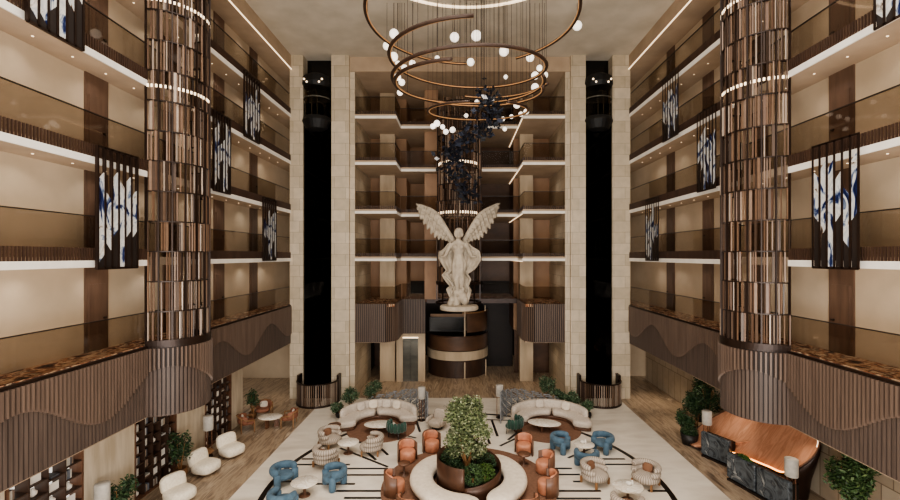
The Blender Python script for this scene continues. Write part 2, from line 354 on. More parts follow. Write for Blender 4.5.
def wavez(y): return 4.63+.57*math.cos(2*PI*(y-10.6)/5.2)
def side_gallery(s):
    """s=-1 left, +1 right"""
    nm='left' if s<0 else 'right'; X=XL if s<0 else XR; XWl=XW if s<0 else XWR; cg=CAG[0] if s<0 else CAG[1]; r=1.26
    dl=None
    for li,z0 in enumerate(LV):
        t=thing('balcony',f'{nm} gallery, {["lowest","second","third","topmost"][li]} of the white edged ones with bronze glass railing','balcony')
        a=MB(); a.box(X,-2,z0,XWl,33,z0+.28)
        n=20
        poly=[(cg[0],cg[1]-r)]+[(cg[0]-s*r*math.sin(PI*k/n),cg[1]-r*math.cos(PI*k/n)) for k in range(1,n)]+[(cg[0],cg[1]+r)]
        a.build('slab','soffit',t)
        MB().box(X-s*.05,-2,z0-.01,X,cg[1]-r,z0+.19).build('fascia','fascia',t); MB().box(X-s*.05,cg[1]+r,z0-.01,X,YB,z0+.19).build('fascia','fascia',t)
        a=MB()
        y=2.0
        while y<YB:
            if y>cg[1] and a.v and a.v[0][1]<cg[1]: a.build('slat_screen','slat_dark',t); a=MB()
            if abs(y-cg[1])>r: a.box(X-s*.045,y,z0+.18,X-s*.005,y+.04,z0+.56)
            y+=.092
        a.box(X-s*.05,2,z0+.5,X,YB,z0+.53) if False else None
        a.build('slat_screen','slat_dark',t)
        a=MB(); a.box(X+s*.05,-2,z0+.29,X+s*.062,YB,z0+1.47); a.build('glass_panel','glass_bronze',t)
        a=MB(); a.box(X+s*.035,-2,z0+1.47,X+s*.077,YB,z0+1.5); a.build('handrail','rail',t)
        for k in range(16):
            yy=9.2+k*1.2
            if dl is None: dl=MB().cyl((0,0,-.012),.028,.014,10).build('downlight','led',t)
            else: dl=dl.copy(); C.objects.link(dl); dl.parent=t
            dl.location=(s*11.27,yy,z0)
    # level 1 with deep slatted parapet
    t=thing('balcony',f'{nm} first gallery parapet of brown slats with a wave cut and round bay','balcony')
    path=[]; ya=2.0
    y=ya
    while y<cg[1]-r: path.append((X,y,0)); y+=.125
    n=32
    for k in range(n+1):
        a_=PI*k/n; path.append((cg[0]-s*r*math.sin(a_),cg[1]-r*math.cos(a_),a_))
    y=cg[1]+r+.125
    while y<YB+1: path.append((X,y,0)); y+=.125
    bk=MB(); up=MB(); lo=MB(); arc=0
    for i in range(len(path)-1):
        (x0,y0,_),(x1,y1,_)=path[i],path[i+1]
        bk.add([(x0,y0,3.55),(x1,y1,3.55),(x1,y1,5.86),(x0,y0,5.86)],[(0,1,2,3)])
        d=Vector((x1-x0,y1-y0)); L=d.length
        if L<1e-5: continue
        rz=math.atan2(d.y,d.x); nx,ny=(-d.y/L,d.x/L)
        if s>0: pass
        else: nx,ny=-nx,-ny
        # outward must point to the atrium centre side
        arc+=L; yy=ya+arc; wz=wavez(yy if s<0 else yy+.4)
        cx,cy=(x0+x1)/2,(y0+y1)/2
        if True:
            up.obox((cx+nx*.05,cy+ny*.05,(5.84+wz)/2),(.055,.12,5.84-wz),rz)
            lo.obox((cx+nx*.02,cy+ny*.02,(wz+3.52)/2),(.085,.05,wz-3.52),rz)
    bk.build('backing','slat_back',t); up.build('upper_slats','slat_wood',t); lo.build('lower_slats','slat_pale',t)
    ca=MB()
    for i in range(len(path)-1):
        (x0,y0,_),(x1,y1,_)=path[i],path[i+1]
        q=s*.06
        ca.add([(x0-q,y0,5.86),(x1-q,y1,5.86),(x1+q*2,y1,5.86),(x0+q*2,y0,5.86),(x0-q,y0,5.93),(x1-q,y1,5.93),(x1+q*2,y1,5.93),(x0+q*2,y0,5.93)],[(0,3,2,1),(4,5,6,7),(0,1,5,4),(2,3,7,6)])
    ca.build('coping','bronze_dark',t)
    bt=MB()
    poly=[(cg[0]+s*.3,cg[1]-r)]+[(cg[0]-s*r*math.sin(PI*k/n),cg[1]-r*math.cos(PI*k/n)) for k in range(0,n+1)]+[(cg[0]+s*.3,cg[1]+r)]
    bt.prism(poly,3.5,3.56); bt.box(X,-2,3.5,X+s*.2,YB+1,3.56); bt.build('underside','slat_dark',t)
    g=MB(); g.box(X+s*.05,-2,5.93,X+s*.062,YB,7.05); g.build('glass_panel','glass_bronze',t)
    g=MB(); g.box(X+s*.035,-2,7.05,X+s*.077,YB,7.08); g.build('handrail','rail',t)
    # doors
    k0=0
    for k,yd in enumerate([10.65,14.25,17.9,21.5,25.1] if s<0 else [10.3,13.75,17.5,21.15,24.9]):
        fl=[5.95]+[z+.28 for z in LV]; tops=LV+[20.72]
        for li in range(5):
            if k==0 and li in (0,): pass
            idx=2+(0 if s<0 else 25)+k*5+li
            a=MB(); a.box(XWl,yd-.45,fl[li],XWl-s*.05,yd+.45,tops[li])
            o=struct(f'door_{idx}',a,'door_wood',f'brown timber door panel in the {nm} wall, {["first","second","third","fourth","top"][li]} gallery','door')
            a=MB(); a.box(XWl-s*.05,yd-.33,fl[li]+.02,XWl-s*.075,yd+.33,fl[li]+2.15); a.build('door_leaf','door_wood',o)
            a=MB(); a.box(XWl-s*.075,yd+.2,fl[li]+1.0,XWl-s*.13,yd+.3,fl[li]+1.05); a.build('door_handle','rail',o)
side_gallery(-1); side_gallery(1)

# round slatted cages rising through the galleries
def cage(cx,cy,r,a0,a1,z0,z1,nf,name,label,seed,fins_w=.04):
    rnd=random.Random(seed)
    t=thing(name,label,'screen')
    row=1.035; z=z0; rings=MB(); rows=[]
    lit=MB(); fr=MB()
    while z<z1-.2:
        zt=min(z+row,z1)
        fb=MB()
        for k in range(nf+1):
            a=a0+(a1-a0)*k/nf
            u=rnd.random()
            if u<.28: continue
            tint=rnd.choice([(.22,.13,.08),(.17,.10,.065),(.11,.07,.048),(.27,.17,.11),(.07,.045,.033),(.46,.36,.28),(.30,.20,.14),(.19,.12,.08)]) 
            fb.col=tint
            dr=rnd.choice([0,0,-.07,.05])
            rr=r+dr; 
            fb.obox((cx+rr*math.cos(a),cy+rr*math.sin(a),(z+zt)/2),(.085 if rnd.random()<.28 else fins_w,.035,zt-z-.02),a+PI/2+(rnd.choice([0,.7,1.2]) ))
        fb.build('fin_row','tinted',t)
        rings.wall_arc((cx,cy),r,.1,a0,a1,z-.02,z+.02,32)
        z=zt
    for k in range(0,nf+1,5):
        a=a0+(a1-a0)*k/nf
        fr.obox((cx+(r+.05)*math.cos(a),cy+(r+.05)*math.sin(a),(z0+z1)/2),(.04,.07,z1-z0),a+PI/2)
    rings.wall_arc((cx,cy),r,.2,a0,a1,z0-.12,z0+.06,32)
    rings.build('ring','bronze_dark',t); fr.build('upright','bronze_dark',t)
    return t
for s,cg,sd in ((-1,CAG[0],3),(1,CAG[1],5)):
    a0,a1=(-PI/2,PI/2) if s<0 else (PI/2,3*PI/2)
    t=cage(cg[0],cg[1],1.22,a0,a1,6.05,ZC,50,'slatted_column','half round column of bronze slats rising through the '+('left' if s<0 else 'right')+' galleries',sd)
    for z0 in (LV[2]+.12,LV[3]+.12):
        lt=MB()
        for k in range(30):
            a=a0+(a1-a0)*(k+.5)/30
            lt.obox((cg[0]+1.27*math.cos(a),cg[1]+1.27*math.sin(a),z0-.1),(.06,.03,.1),a+PI/2)
        lt.build('light_strip','led',t)

# elevator towers
def tower(s):
    x0,x1=(-10.72,-6.98) if s<0 else (6.98,10.72); xs0,xs1=(-9.88,-8.1) if s<0 else (7.92,9.6)
    nm='left' if s<0 else 'right'
    t=thing('elevator_tower',f'tall beige stone tower with black glass shaft on the {nm}','tower')
    a=MB(); a.box(x0,YB,0,xs0,29.25,ZC); a.box(xs1,YB,0,x1,29.25,ZC); a.box(xs0,28.6,0,xs1,29.25,ZC); a.box(*((x1,YB+.25,0,x1+.3,33,20.7) if s<0 else (x0-.3,YB+.25,0,x0,33,20.7))); a.build('stone_pier','stone',t)
    a=MB(); a.box(xs0,28.5,0,xs1,28.6,ZC); a.build('shaft_backing','black',t)
    a=MB(); a.box(xs0+.02,YB+.12,.0,xs1-.02,YB+.14,ZC-3); a.build('shaft_glass','glass_smoke',t)
    a=MB()
    for z in (4.5,7.6,10.7,13.8,16.4): a.tube([(xs0+.1,28.4,z+.5),((xs0+xs1)/2-.1,28.4,z+.1),(xs1-.2,28.4,z)],.02,6)
    a.build('guide_rail','steel',t)
    # cab
    cx=(-9.05 if s<0 else 8.75)
    e=thing('elevator_cab',f'black capsule elevator cab near the top of the {nm} tower','elevator',(cx,27.95,0))
    a=MB(); a.lathe([(.55,20.45),(.88,20.25),(.93,19.85),(.82,19.6)],24); a.build('roof','black_matte',e)
    a=MB(); a.lathe([(.4,16.85),(.7,17.0),(.93,17.5),(.85,17.75)],24); a.build('base','black_matte',e)
    a=MB(); a.lathe([(.78,17.75),(.78,19.6)],24,cap=False); a.build('glass_shell','glass_clear',e)
    a=MB(); a.box(-.7,.3,17.75,.7,.4,19.6); a.build('back_panel','black_matte',e)
    a=MB(); a.tube([(-.17,-.6,17.8),(-.17,-.6,19.0),(-.06,-.6,19.35),(.06,-.6,19.35),(.17,-.6,19.0),(.17,-.6,17.8)],.03,6); a.build('door_frame','steel',e)
    for dx in (-.55,-.38,.38,.55): MB().sphere((dx,-.98+.2*abs(dx),19.72 if abs(dx)<.4 else 19.9),.06).build('lamp','led',e)
    a=MB(); a.wall_arc((0,0),.83,.04,PI,2*PI,18.85,18.93,16); a.build('band','steel',e)
    # fence
    fx=(-8.75 if s<0 else 8.62); fr=1.22
    g=thing('curved_fence',f'curved brown slatted fence at the foot of the {nm} elevator tower','fence',(fx,27.15,0))
    a=MB(); rnd=random.Random(4)
    for k in range(31):
        an=PI+PI*k/30
        a.col=rnd.choice([(.12,.075,.05),(.2,.13,.09),(.35,.27,.21),(.08,.05,.04)])
        a.obox((fr*math.cos(an),fr*math.sin(an),.72),(.06,.06,1.3),an+PI/2)
    a.build('fence_bars','tinted',g)
    a=MB(); a.wall_arc((0,0),fr,.1,PI,2*PI,1.34,1.4,32); a.build('top_rail','bronze_dark',g)
    a=MB(); a.wall_arc((0,0),fr,.12,PI,2*PI,0,.1,32); a.build('base_rail','bronze_dark',g)
    for q in (-1,1):
        a=MB(); a.box(q*fr-.07,-.05,0,q*fr+.07,.5,1.65); a.build('end_post','bronze_dark',g)

tower(-1); tower(1)

# ------------------------------------------------------------------ back bay between the towers
XA,XB=-6.68,6.68
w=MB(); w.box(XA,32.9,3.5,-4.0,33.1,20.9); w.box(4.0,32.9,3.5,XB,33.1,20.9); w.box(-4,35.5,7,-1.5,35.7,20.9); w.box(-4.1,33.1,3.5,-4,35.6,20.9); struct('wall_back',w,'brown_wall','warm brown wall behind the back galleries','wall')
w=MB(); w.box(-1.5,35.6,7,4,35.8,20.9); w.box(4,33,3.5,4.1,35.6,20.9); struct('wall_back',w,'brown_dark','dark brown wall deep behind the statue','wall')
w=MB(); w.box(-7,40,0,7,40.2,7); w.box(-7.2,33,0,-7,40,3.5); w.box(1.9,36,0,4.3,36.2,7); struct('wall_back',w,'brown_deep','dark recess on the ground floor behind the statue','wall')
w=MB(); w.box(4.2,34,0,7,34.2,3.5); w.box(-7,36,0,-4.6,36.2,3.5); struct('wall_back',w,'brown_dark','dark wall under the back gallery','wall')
for nm,x0,x1 in (('left',-5.75,-4.68),('right',4.3,5.25)):
    w=MB(); w.box(x0,31.6,0,x1,32.2,20.7); struct('pillar',w,'column_beige',f'square beige pillar in the {nm} side of the back galleries','pillar')
for li,z0 in enumerate(LV):
    t=thing('balcony',f'back gallery between the towers, {["lowest","second","third","topmost"][li]} of the white edged ones','balcony')
    [MB().box(b_[0],b_[1],z0,b_[2],b_[3],z0+.28).build('slab','soffit',t) for b_ in ((XA,28,-4.07,32.9),(4.0,28,XB,32.9),(-4.07,30.2,-1.4,35.5),(-1.4,31.6,1.5,35.5),(1.5,30.2,4,35.5))]
    zf=z0+.16
    for b_ in ((XA,27.95,-4.02,28),(-4.07,28,-4.02,30.2),(-4.07,30.15,-1.4,30.2),(3.95,27.95,XB,28),(3.95,28,4,30.2),(1.5,30.15,3.95,30.2)): MB().box(b_[0],b_[1],z0,b_[2],b_[3],zf).build('fascia','fascia',t)
    ze=z0+.5
    def slr(x0,y0,x1,y1):
        a=MB(); L=math.hypot(x1-x0,y1-y0); n=max(1,int(L/.13))
        for k in range(n):
            q=(k+.5)/n; a.box(x0+(x1-x0)*q-.03,y0+(y1-y0)*q-.03,z0+.16,x0+(x1-x0)*q+.03,y0+(y1-y0)*q+.03,ze)
        a.build('slat_screen','slat_dark',t)
    slr(XA,28.05,-4.1,28.05); slr(-4.1,28.05,-4.1,30.2); slr(-4.1,30.25,-1.4,30.25); slr(1.5,30.25,4.05,30.25); slr(4.05,28.05,4.05,30.2); slr(4.05,28.05,XB,28.05)
    zg0,zg1=z0+.2,z0+1.4
    for b_ in ((XA,28.1,-4.1,28.11),(-4.13,28.1,-4.12,30.3),(-4.1,30.3,-1.4,30.31),(1.5,30.3,4.1,30.31),(4.09,28.1,4.1,30.3),(4.1,28.1,XB,28.11)): MB().box(b_[0],b_[1],zg0,b_[2],b_[3],zg1).build('glass_panel','glass_bronze',t)
    for b_ in ((XA,28.09,-4.1,28.12),(-4.14,28.1,-4.11,30.3),(-4.1,30.29,-1.4,30.32),(1.5,30.29,4.1,30.32),(4.08,28.1,4.11,30.3),(4.1,28.09,XB,28.12)): MB().box(b_[0],b_[1],zg1,b_[2],b_[3],zg1+.03).build('handrail','rail',t)
    a=MB(); a.box(3.93,28,z0-.04,3.97,35.3,z0-.005); a.build('light_strip','led',t)
t=thing('balcony','brown slatted first gallery between the towers','balcony')
def polyslats(pts,z0,z1):
    a=MB(); b_=MB()
    for (x0,y0),(x1,y1) in zip(pts[:-1],pts[1:]):
        L=math.hypot(x1-x0,y1-y0); n=max(1,int(L/.115)); rz=math.atan2(y1-y0,x1-x0)
        b_.obox(((x0+x1)/2,(y0+y1)/2+.05,(z0+z1)/2),(L,.05,z1-z0),rz)
        for k in range(n):
            q=(k+.5)/n; a.obox((x0+(x1-x0)*q,y0+(y1-y0)*q,(z0+z1)/2),(.06,.1,z1-z0),rz)
    return a,b_
for pts in ([(XA,28.0),(-4.75,28.0),(-4.3,28.35),(-4.1,28.9),(-4.1,31.2),(-2.45,31.2)],[(XB,28.0),(4.75,28.0),(4.3,28.35),(4.1,28.9),(4.1,31.4)]):
    a,b_=polyslats(pts,3.5,5.95); a.build('slat_screen','slat_wood',t); b_.build('backing','slat_back',t)
a=MB(); a.box(XA,28.1,5.75,-4.2,33,5.93); a.box(4.2,28.1,5.75,XB,33,5.93); a.box(-4.2,31.3,5.75,-2.4,36,5.93); a.box(-2.4,31.6,5.65,4.2,36,5.93); a.build('slab','carpet',t)
a=MB(); a.box(-2.4,31.5,5.62,4.15,31.6,5.95); a.build('fascia','bronze_dark',t)
for b_ in ((XA,28.1,-4.15,28.11),(4.15,28.1,XB,28.11),(-4.16,28.1,-4.15,31.2),(4.15,28.1,4.16,31.2),(-4.1,31.25,-2.4,31.26),(1.5,31.5,4.1,31.51)): MB().box(b_[0],b_[1],5.95,b_[2],b_[3],7.05).build('glass_panel','glass_bronze',t)
# panel beside the stair and lift wall
w=MB(); w.box(-4.55,31.5,0,-4.1,31.8,3.5); w.box(-3.0,31.5,0,-2.5,31.8,3.5); w.box(-4.1,31.5,3.1,-3.0,31.8,3.5); struct('wall_back',w,'column_beige','pale wall around the steel lift door','wall')
w=MB(); w.box(-4.1,31.6,0,-3.0,31.7,3.1); o=struct('door_60',w,'steel','brushed steel lift door','door')
w=MB(); w.box(-3.56,31.58,0,-3.54,31.6,3.1); w.build('door_seam','rail',o)
w=MB(); w.box(-4.1,31.45,3.12,-3.0,31.5,3.2); w.build('light_strip','led',o)
w=MB(); w.box(-2.5,31.0,5.95,-1.55,31.3,20.7); struct('pillar',w,'brown_wall','brown marble pier left of the statue','pillar')

# curved mezzanine behind the statue
t=thing('curved_mezzanine','round two tier mezzanine with bronze mesh rail under the statue','mezzanine',(-.2,34.6,0))
mc=(0,0)
a=MB(); a.wall_arc(mc,2.3,.1,PI,2*PI,2.0,3.0,40); a.build('mesh_rail','brown_dark',t)
a=MB(); a.wall_arc(mc,2.33,.1,PI,2*PI,1.3,1.95,40); a.build('pale_fascia','column_beige',t)
a=MB(); a.wall_arc(mc,2.33,.08,PI,2*PI,3.0,3.08,40); a.build('handrail','bronze',t)
a=MB(); a.prism([(2.3*math.cos(PI+PI*k/24),2.3*math.sin(PI+PI*k/24)) for k in range(25)],1.3,1.45); a.build('slab','brown_dark',t)
a=MB(); a.wall_arc(mc,2.25,.06,PI,2*PI,0,1.25,40); a.build('lower_screen','slat_dark',t)
a=MB(); a.wall_arc(mc,2.3,.08,PI*1.6,2*PI,3.35,4.75,20); a.build('upper_screen','brown_dark',t)
a=MB(); a.wall_arc(mc,2.32,.08,PI*1.55,2*PI,4.75,4.85,20); a.build('light_strip','led_dim',t) if False else a.build('upper_rail','oak',t)
for b_ in ((.5,-2.3,3.1,.6,-2.2,5.3),(.5,-2.36,0,.6,-2.3,1.2),(2.05,-1.5,4.85,2.13,-1.4,5.3),(2.1,-1.5,0,2.18,-1.4,1.2)): MB().box(*b_).build('post','column_beige',t)
a=MB(); a.box(-2.1,-.4,3.2,2.1,-.3,4.5); a.build('back_panel','brown_wall',t)
o=thing('television','large black wall screen on the mezzanine behind the statue','television',(-1.3,33.9,3.3))
a=MB(); a.box(-1.0,-.08,-.05,1.7,0,.95); a.build('screen','black',o); a=MB(); a.box(-1.05,-.02,-.1,1.75,.04,1.0); a.build('bezel','rail',o)

# cage behind the statue
t=cage(-.1,28.6,1.36,0,2*PI,7.3,18.9,54,'slatted_column','full round bronze slatted column hanging behind the winged statue',11)
for z0 in (11.75,14.9):
    lt=MB()
    for k in range(22):
        a=PI+PI*(k+.5)/22
        lt.obox((-.1+1.28*math.cos(a),28.6+1.28*math.sin(a),z0),(.09,.03,.16),a+PI/2)
    lt.build('light_strip','led',t)
fr=MB()
for an in (PI*1.02,PI*1.25,PI*1.75,PI*1.98,.5*PI): fr.obox((-.1+1.4*math.cos(an),28.6+1.4*math.sin(an),6.7),(.06,.08,1.4),an+PI/2)
fr.wall_arc((-.1,28.6),1.4,.16,0,2*PI,5.95,6.07,40)
fr.build('lower_frame','bronze_dark',t)

# ------------------------------------------------------------------ art panels
def art_panel(s,yc,zb,h,wd,label,seed):
    rnd=random.Random(seed); X=(XL+.2) if s<0 else (XR-.2)
    t=thing('art_panel',label,'artwork',(X,yc,zb),0)
    n=6 if wd>1.3 else 5; cw=wd/n; q=-s
    a=MB()
    for k in range(n+1): a.box(-.03,-wd/2+k*cw-.03,0,.05*q,-wd/2+k*cw+.03,h)
    a.box(-.03,-wd/2,-.02,.05*q,wd/2,.05); a.box(-.03,-wd/2,h-.06,.05*q,wd/2,h)
    a.build('frame','bronze_dark',t)
    pb=MB(); pa=MB()
    for k in range(n):
        y0=-wd/2+k*cw+.03; y1=y0+cw-.06
        if k%3==2 and n==6 and False: continue
        lo=rnd.choice([.05,.05,.2,.35,.5])*h*.7+.05; hi=h*rnd.uniform(.6,.93); sl=cw*.9*rnd.choice([1,-1])
        z0a,z0b=(lo,lo+abs(sl)) if sl>0 else (lo+abs(sl),lo)
        z1a,z1b=(hi-abs(sl),hi) if sl>0 else (hi,hi-abs(sl))
        if k==n//2 : 
            z0a=z0b=.05
        for M_,xx,(a0,b0,a1,b1) in ((pa,.03*q,(z0a,z0b,z1a,z1b)),(pb,.02*q,(.05,.05,z0a,z0b))):
            if M_ is pb and z0a<.1 and z0b<.1: continue
            M_.add([(0,y0,a0),(0,y1,b0),(0,y1,b1),(0,y0,a1),(xx,y0,a0),(xx,y1,b0),(xx,y1,b1),(xx,y0,a1)],[(0,1,2,3),(7,6,5,4),(0,4,5,1),(1,5,6,2),(2,6,7,3),(3,7,4,0)])
    pa.build('painted_strip','art',t); pb.build('dark_strip','brown_deep',t)
    return t
for s,yc,wd,zb,h,lb,sd in [
 (-1,13.5,1.56,8.62,3.6,'large blue and white panel of painted strips hanging low on the near left gallery',1),
 (-1,11.45,1.56,14.7,3.5,'large painted strip panel cut off by the top left corner',2),
 (-1,19.4,1.33,11.8,3.45,'painted strip panel just behind the left slatted column',3),
 (-1,22.2,1.6,14.85,3.2,'high painted strip panel on the far upper left gallery',4),
 (-1,24.25,1.6,8.75,3.4,'low painted strip panel on the left gallery nearest the tower',5),
 (1,12.3,1.5,8.65,3.6,'large blue and white panel of painted strips hanging low on the near right gallery',6),
 (1,10.35,1.5,14.7,3.5,'painted strip panel cut off by the top right corner',7),
 (1,18.7,1.4,11.8,3.45,'painted strip panel just behind the right slatted column',8),
 (1,21.9,1.6,14.85,3.2,'high painted strip panel on the far upper right gallery',9),
 (1,24.0,1.6,8.75,3.4,'low painted strip panel on the right gallery nearest the tower',10)]:
    art_panel(s,yc,zb,h,wd,lb,sd)

# ------------------------------------------------------------------ chandelier
t=thing('chandelier','huge spiral chandelier of bronze hoops with white globe bulbs','chandelier',(.5,17.3,ZC))
def hoop(cx,cy,Rr,a0,a1,z0,z1,R2=None,r=.065,n=90,tilt=0):
    pts=[];R2=R2 or Rr
    for i in range(n+1):
        q=i/n; a=a0+(a1-a0)*q; rr=Rr+(R2-Rr)*q
        pts.append((cx+rr*math.cos(a)-.5,cy+rr*math.sin(a)-17.3,z0+(z1-z0)*q-ZC+tilt*math.sin(a)))
    MB().tube(pts,r,8).build('hoop','hoop_bronze',t,True)
    pin=[((p[0]-(cx-.5))*(1-(r+.003)/Rr)+(cx-.5),(p[1]-(cy-17.3))*(1-(r+.003)/Rr)+(cy-17.3),p[2]-.02) for p in pts]
    MB().tube(pin,.022,5).build('painted_glint','hoop_glint',t,True)  # thin glowing tube added to imitate the highlight inside the hoop
    return pts

hp=[]
hp+=hoop(.47,17.3,4.12,R(92),R(418),18.35,18.35)
hp+=hoop(.33,17.3,3.12,R(-88),R(-88-650),17.0,15.4,R2=2.9,tilt=.25)
hp+=hoop(.33,17.3,2.85,R(-102),R(-102-280),15.75,15.75,R2=2.95,tilt=.25)
hp+=hoop(.5,17.3,3.1,R(95),R(10),16.4,16.0)
hp+=hoop(.74,19,2.1,R(-100),R(-420),15.25,15.25,R2=2.2,r=.05,tilt=.3)
MB().lathe([(5.8,0),(5.8,-.06),(5.66,-.06),(5.66,0)],80,(-.1,-.7,0),False).build('canopy_rim','led',t)
MB().lathe([(1.6,0),(1.7,-.1),(1.5,-.16),(.3,-.16)],48,(0,2.6,0)).build('canopy','bronze_dark',t)
GL=[(163,125,17),(137,170,15),(162,210,16),(178,238,12),(202,252,12),(231,235,12),(176,285,13),(192,305,12),(185,343,11),(387,138,17),(468,132,19),(447,230,14),(323,215,9),(570,190,18),(667,213,15),(702,252,11),(720,278,13),(685,280,14),(685,323,14),(577,285,8),(842,95,17),(618,388,13),(653,413,10),(633,423,9),(598,432,8),(567,440,8),(430,428,8),(470,378,9),(322,457,12),(307,468,10),(343,470,9),(380,481,11),(355,488,10),(573,478,8),(678,520,0)]
cab=[]
for i,(u,v,r) in enumerate(GL):
    if r<=0: continue
    px=350+u/3.704; py=v/3.704; rad=r/3.704
    gr=.27 if r>13 else (.24 if r>9 else .2)
    Y=gr*F/rad; Y=min(max(Y,13.2),22.0)
    k=Y/F; x=(px-VX)*k; z=H+(VY-py)*k; gr=rad*k
    gb=MB().sphere((x-.5,Y-17.3,z-ZC),gr,16,10).build('globe_bulb','glass_bulb',t,True)
    MB().tube([(x-.5,Y-17.3,z+gr-ZC),(x-.5,Y-17.3,0)],.009,4).build('cable','cable',gb)
for i in range(0,len(hp),24): cab.append((hp[i][0]+.5,hp[i][1]+17.3,hp[i][2]+ZC+.05))
for x,y,z in cab:
    MB().tube([(x-.5,y-17.3,z-ZC),(x-.5,y-17.3,0)],.009,4).build('cable','cable',t)

# leaf sculpture
t=thing('hanging_sculpture','hanging swarm of dark blue metal leaves twisting down from the chandelier','sculpture',(.6,19.5,ZC))
keys=[((481,90),18.5,11),((493,108),19,9),((488,124),19.5,14),((468,137),20.5,12),((450,150),22,11),((455,165),22.5,13),((460,185),23,11),((470,197),23.5,8)]
rnd=random.Random(21); pts=[]
for i in range(460):
    q=rnd.random()*(len(keys)-1); j=int(q); f_=q-j
    (x0,y0),Y0,s0=keys[j]; (x1,y1),Y1,s1=keys[min(j+1,len(keys)-1)]
    px=x0+(x1-x0)*f_+rnd.gauss(0,1)*(s0+(s1-s0)*f_)*.62; py=y0+(y1-y0)*f_+rnd.gauss(0,1)*4.5; Y=Y0+(Y1-Y0)*f_+rnd.gauss(0,.5)
    k=Y/F; pts.append(((px-VX)*k-.6,Y-19.5,H+(VY-py)*k-ZC))
def leaf_shape(mb,p,L):
    for _ in range(2): 
        mb.leaf(p,L,L*.62,rnd)
rest=MB()
for i,p in enumerate(pts):
    L=rnd.uniform(.2,.36)
    tint=rnd.choice([(.012,.014,.03),(.01,.012,.02),(.016,.019,.03),(.02,.027,.05),(.008,.008,.01)])
    if i<14 and p[2]>-8: tint=(.7,.7,.7) if i%2 else tint
    if i<98:
        mb=MB(); mb.col=tint; leaf_shape(mb,p,L); mb.build('metal_leaf','tint_matte',t)
    else: rest.col=tint; leaf_shape(rest,p,L)
tag(rest.build('metal_leaves','tint_matte',t),kind='stuff')
cb=MB()
for i in range(0,24): 
    p=pts[i*9]; cb.tube([p,(p[0],p[1],0)],.006,4)
cb.build('wires','cable',t)

# ------------------------------------------------------------------ statue
t=thing('angel_statue','white stone winged female figure with raised wings and flowing robe','statue',(-.1,26.0,6.1))
S=.01418
def q2(u,v): return ((u-243)*S, 6.8-v*S)
b_=MB()
# torso loft (x half, y half, z)
secs=[(3.98,.13,.13,0,.0),(3.85,.15,.14,0,.0),(3.74,.34,.19,0,.0),(3.6,.46,.23,0,0),(3.4,.40,.28,0,-.03),(3.2,.33,.25,0,-.03),(3.0,.27,.21,.02,0),(2.75,.33,.25,.03,.0),(2.5,.42,.29,.03,0),(2.2,.42,.31,.02,-.02),(1.9,.40,.3,0,-.04),(1.6,.36,.28,-.02,-.04),(1.35,.3,.22,-.02,0)]
vs=[];seg=20
for (z,a,bb,ox,oy) in secs:
    for k in range(seg):
        an=2*PI*k/seg; fold=1+(.1*math.sin(an*8+z*1.5) if z<2.9 else 0)
        vs.append((ox+a*math.cos(an)*fold,oy+bb*math.sin(an)*fold,z))
n=len(secs); fs=[(j*seg+i,(j+1)*seg+i,(j+1)*seg+(i+1)%seg,j*seg+(i+1)%seg) for j in range(n-1) for i in range(seg)]
fs+=[tuple(range(seg)),tuple((n-1)*seg+i for i in range(seg))[::-1]]
b_.add(vs,fs)
b_.sphere((0.03,-.05,4.22),.25,16,12,(.85,.95,1.2))          # head
b_.sphere((.03,-.28,4.2),.045,8,6,(1,1,1.6))                    # nose
b_.sphere((.03,-.22,4.03),.1,8,6)                               # chin
b_.sphere((.03,.05,4.33),.29,14,10,(.95,1,.9)); b_.sphere((.02,.22,4.2),.2)   # hair
for s in (-1,1):
    b_.sphere((.03+s*.17,-.1,4.2),.12,10,8,(1,1,1.7))
    b_.sphere((s*.17,-.22,3.42),.16)
    b_.tube([(s*.42,0,3.68),(s*.6,.0,3.3),(s*.72,-.05,3.0),(s*.82,-.2,2.85),(s*.95,-.3,2.86)],[.15,.125,.105,.08,.06],12)   # arm
    b_.sphere((s*1.0,-.32,2.86),.09,10,8,(1.2,1,.7))
    for k in range(4): b_.tube([(s*1.03,-.30-.03*k+.05,2.87),(s*1.13,-.32-.035*k+.05,2.85),(s*1.18,-.33-.035*k+.05,2.8-.01*k)],[.026,.024,.02],6)
    b_.tube([(s*1.0,-.38,2.88),(s*1.05,-.44,2.9),(s*1.1,-.45,2.89)],[.03,.026,.02],6)
# legs
b_.tube([(-.12,-.05,2.0),(-.12,-.22,1.5),(-.06,-.2,1.1),(-.04,-.1,.75),(-.03,-.12,.62)],[.24,.19,.14,.09,.08],12)
b_.tube([(.16,-.05,2.0),(.2,-.12,1.5),(.2,-.05,1.1),(.22,.05,.85),(.24,.02,.72)],[.24,.18,.13,.09,.08],12)
b_.sphere((-.03,-.22,.58),.1,10,8,(.9,1.8,.7)); b_.sphere((.24,-.08,.68),.1,10,8,(.9,1.8,.7))
b_.build('body','statue',t,True,(('remesh',.035),('smooth',2)))
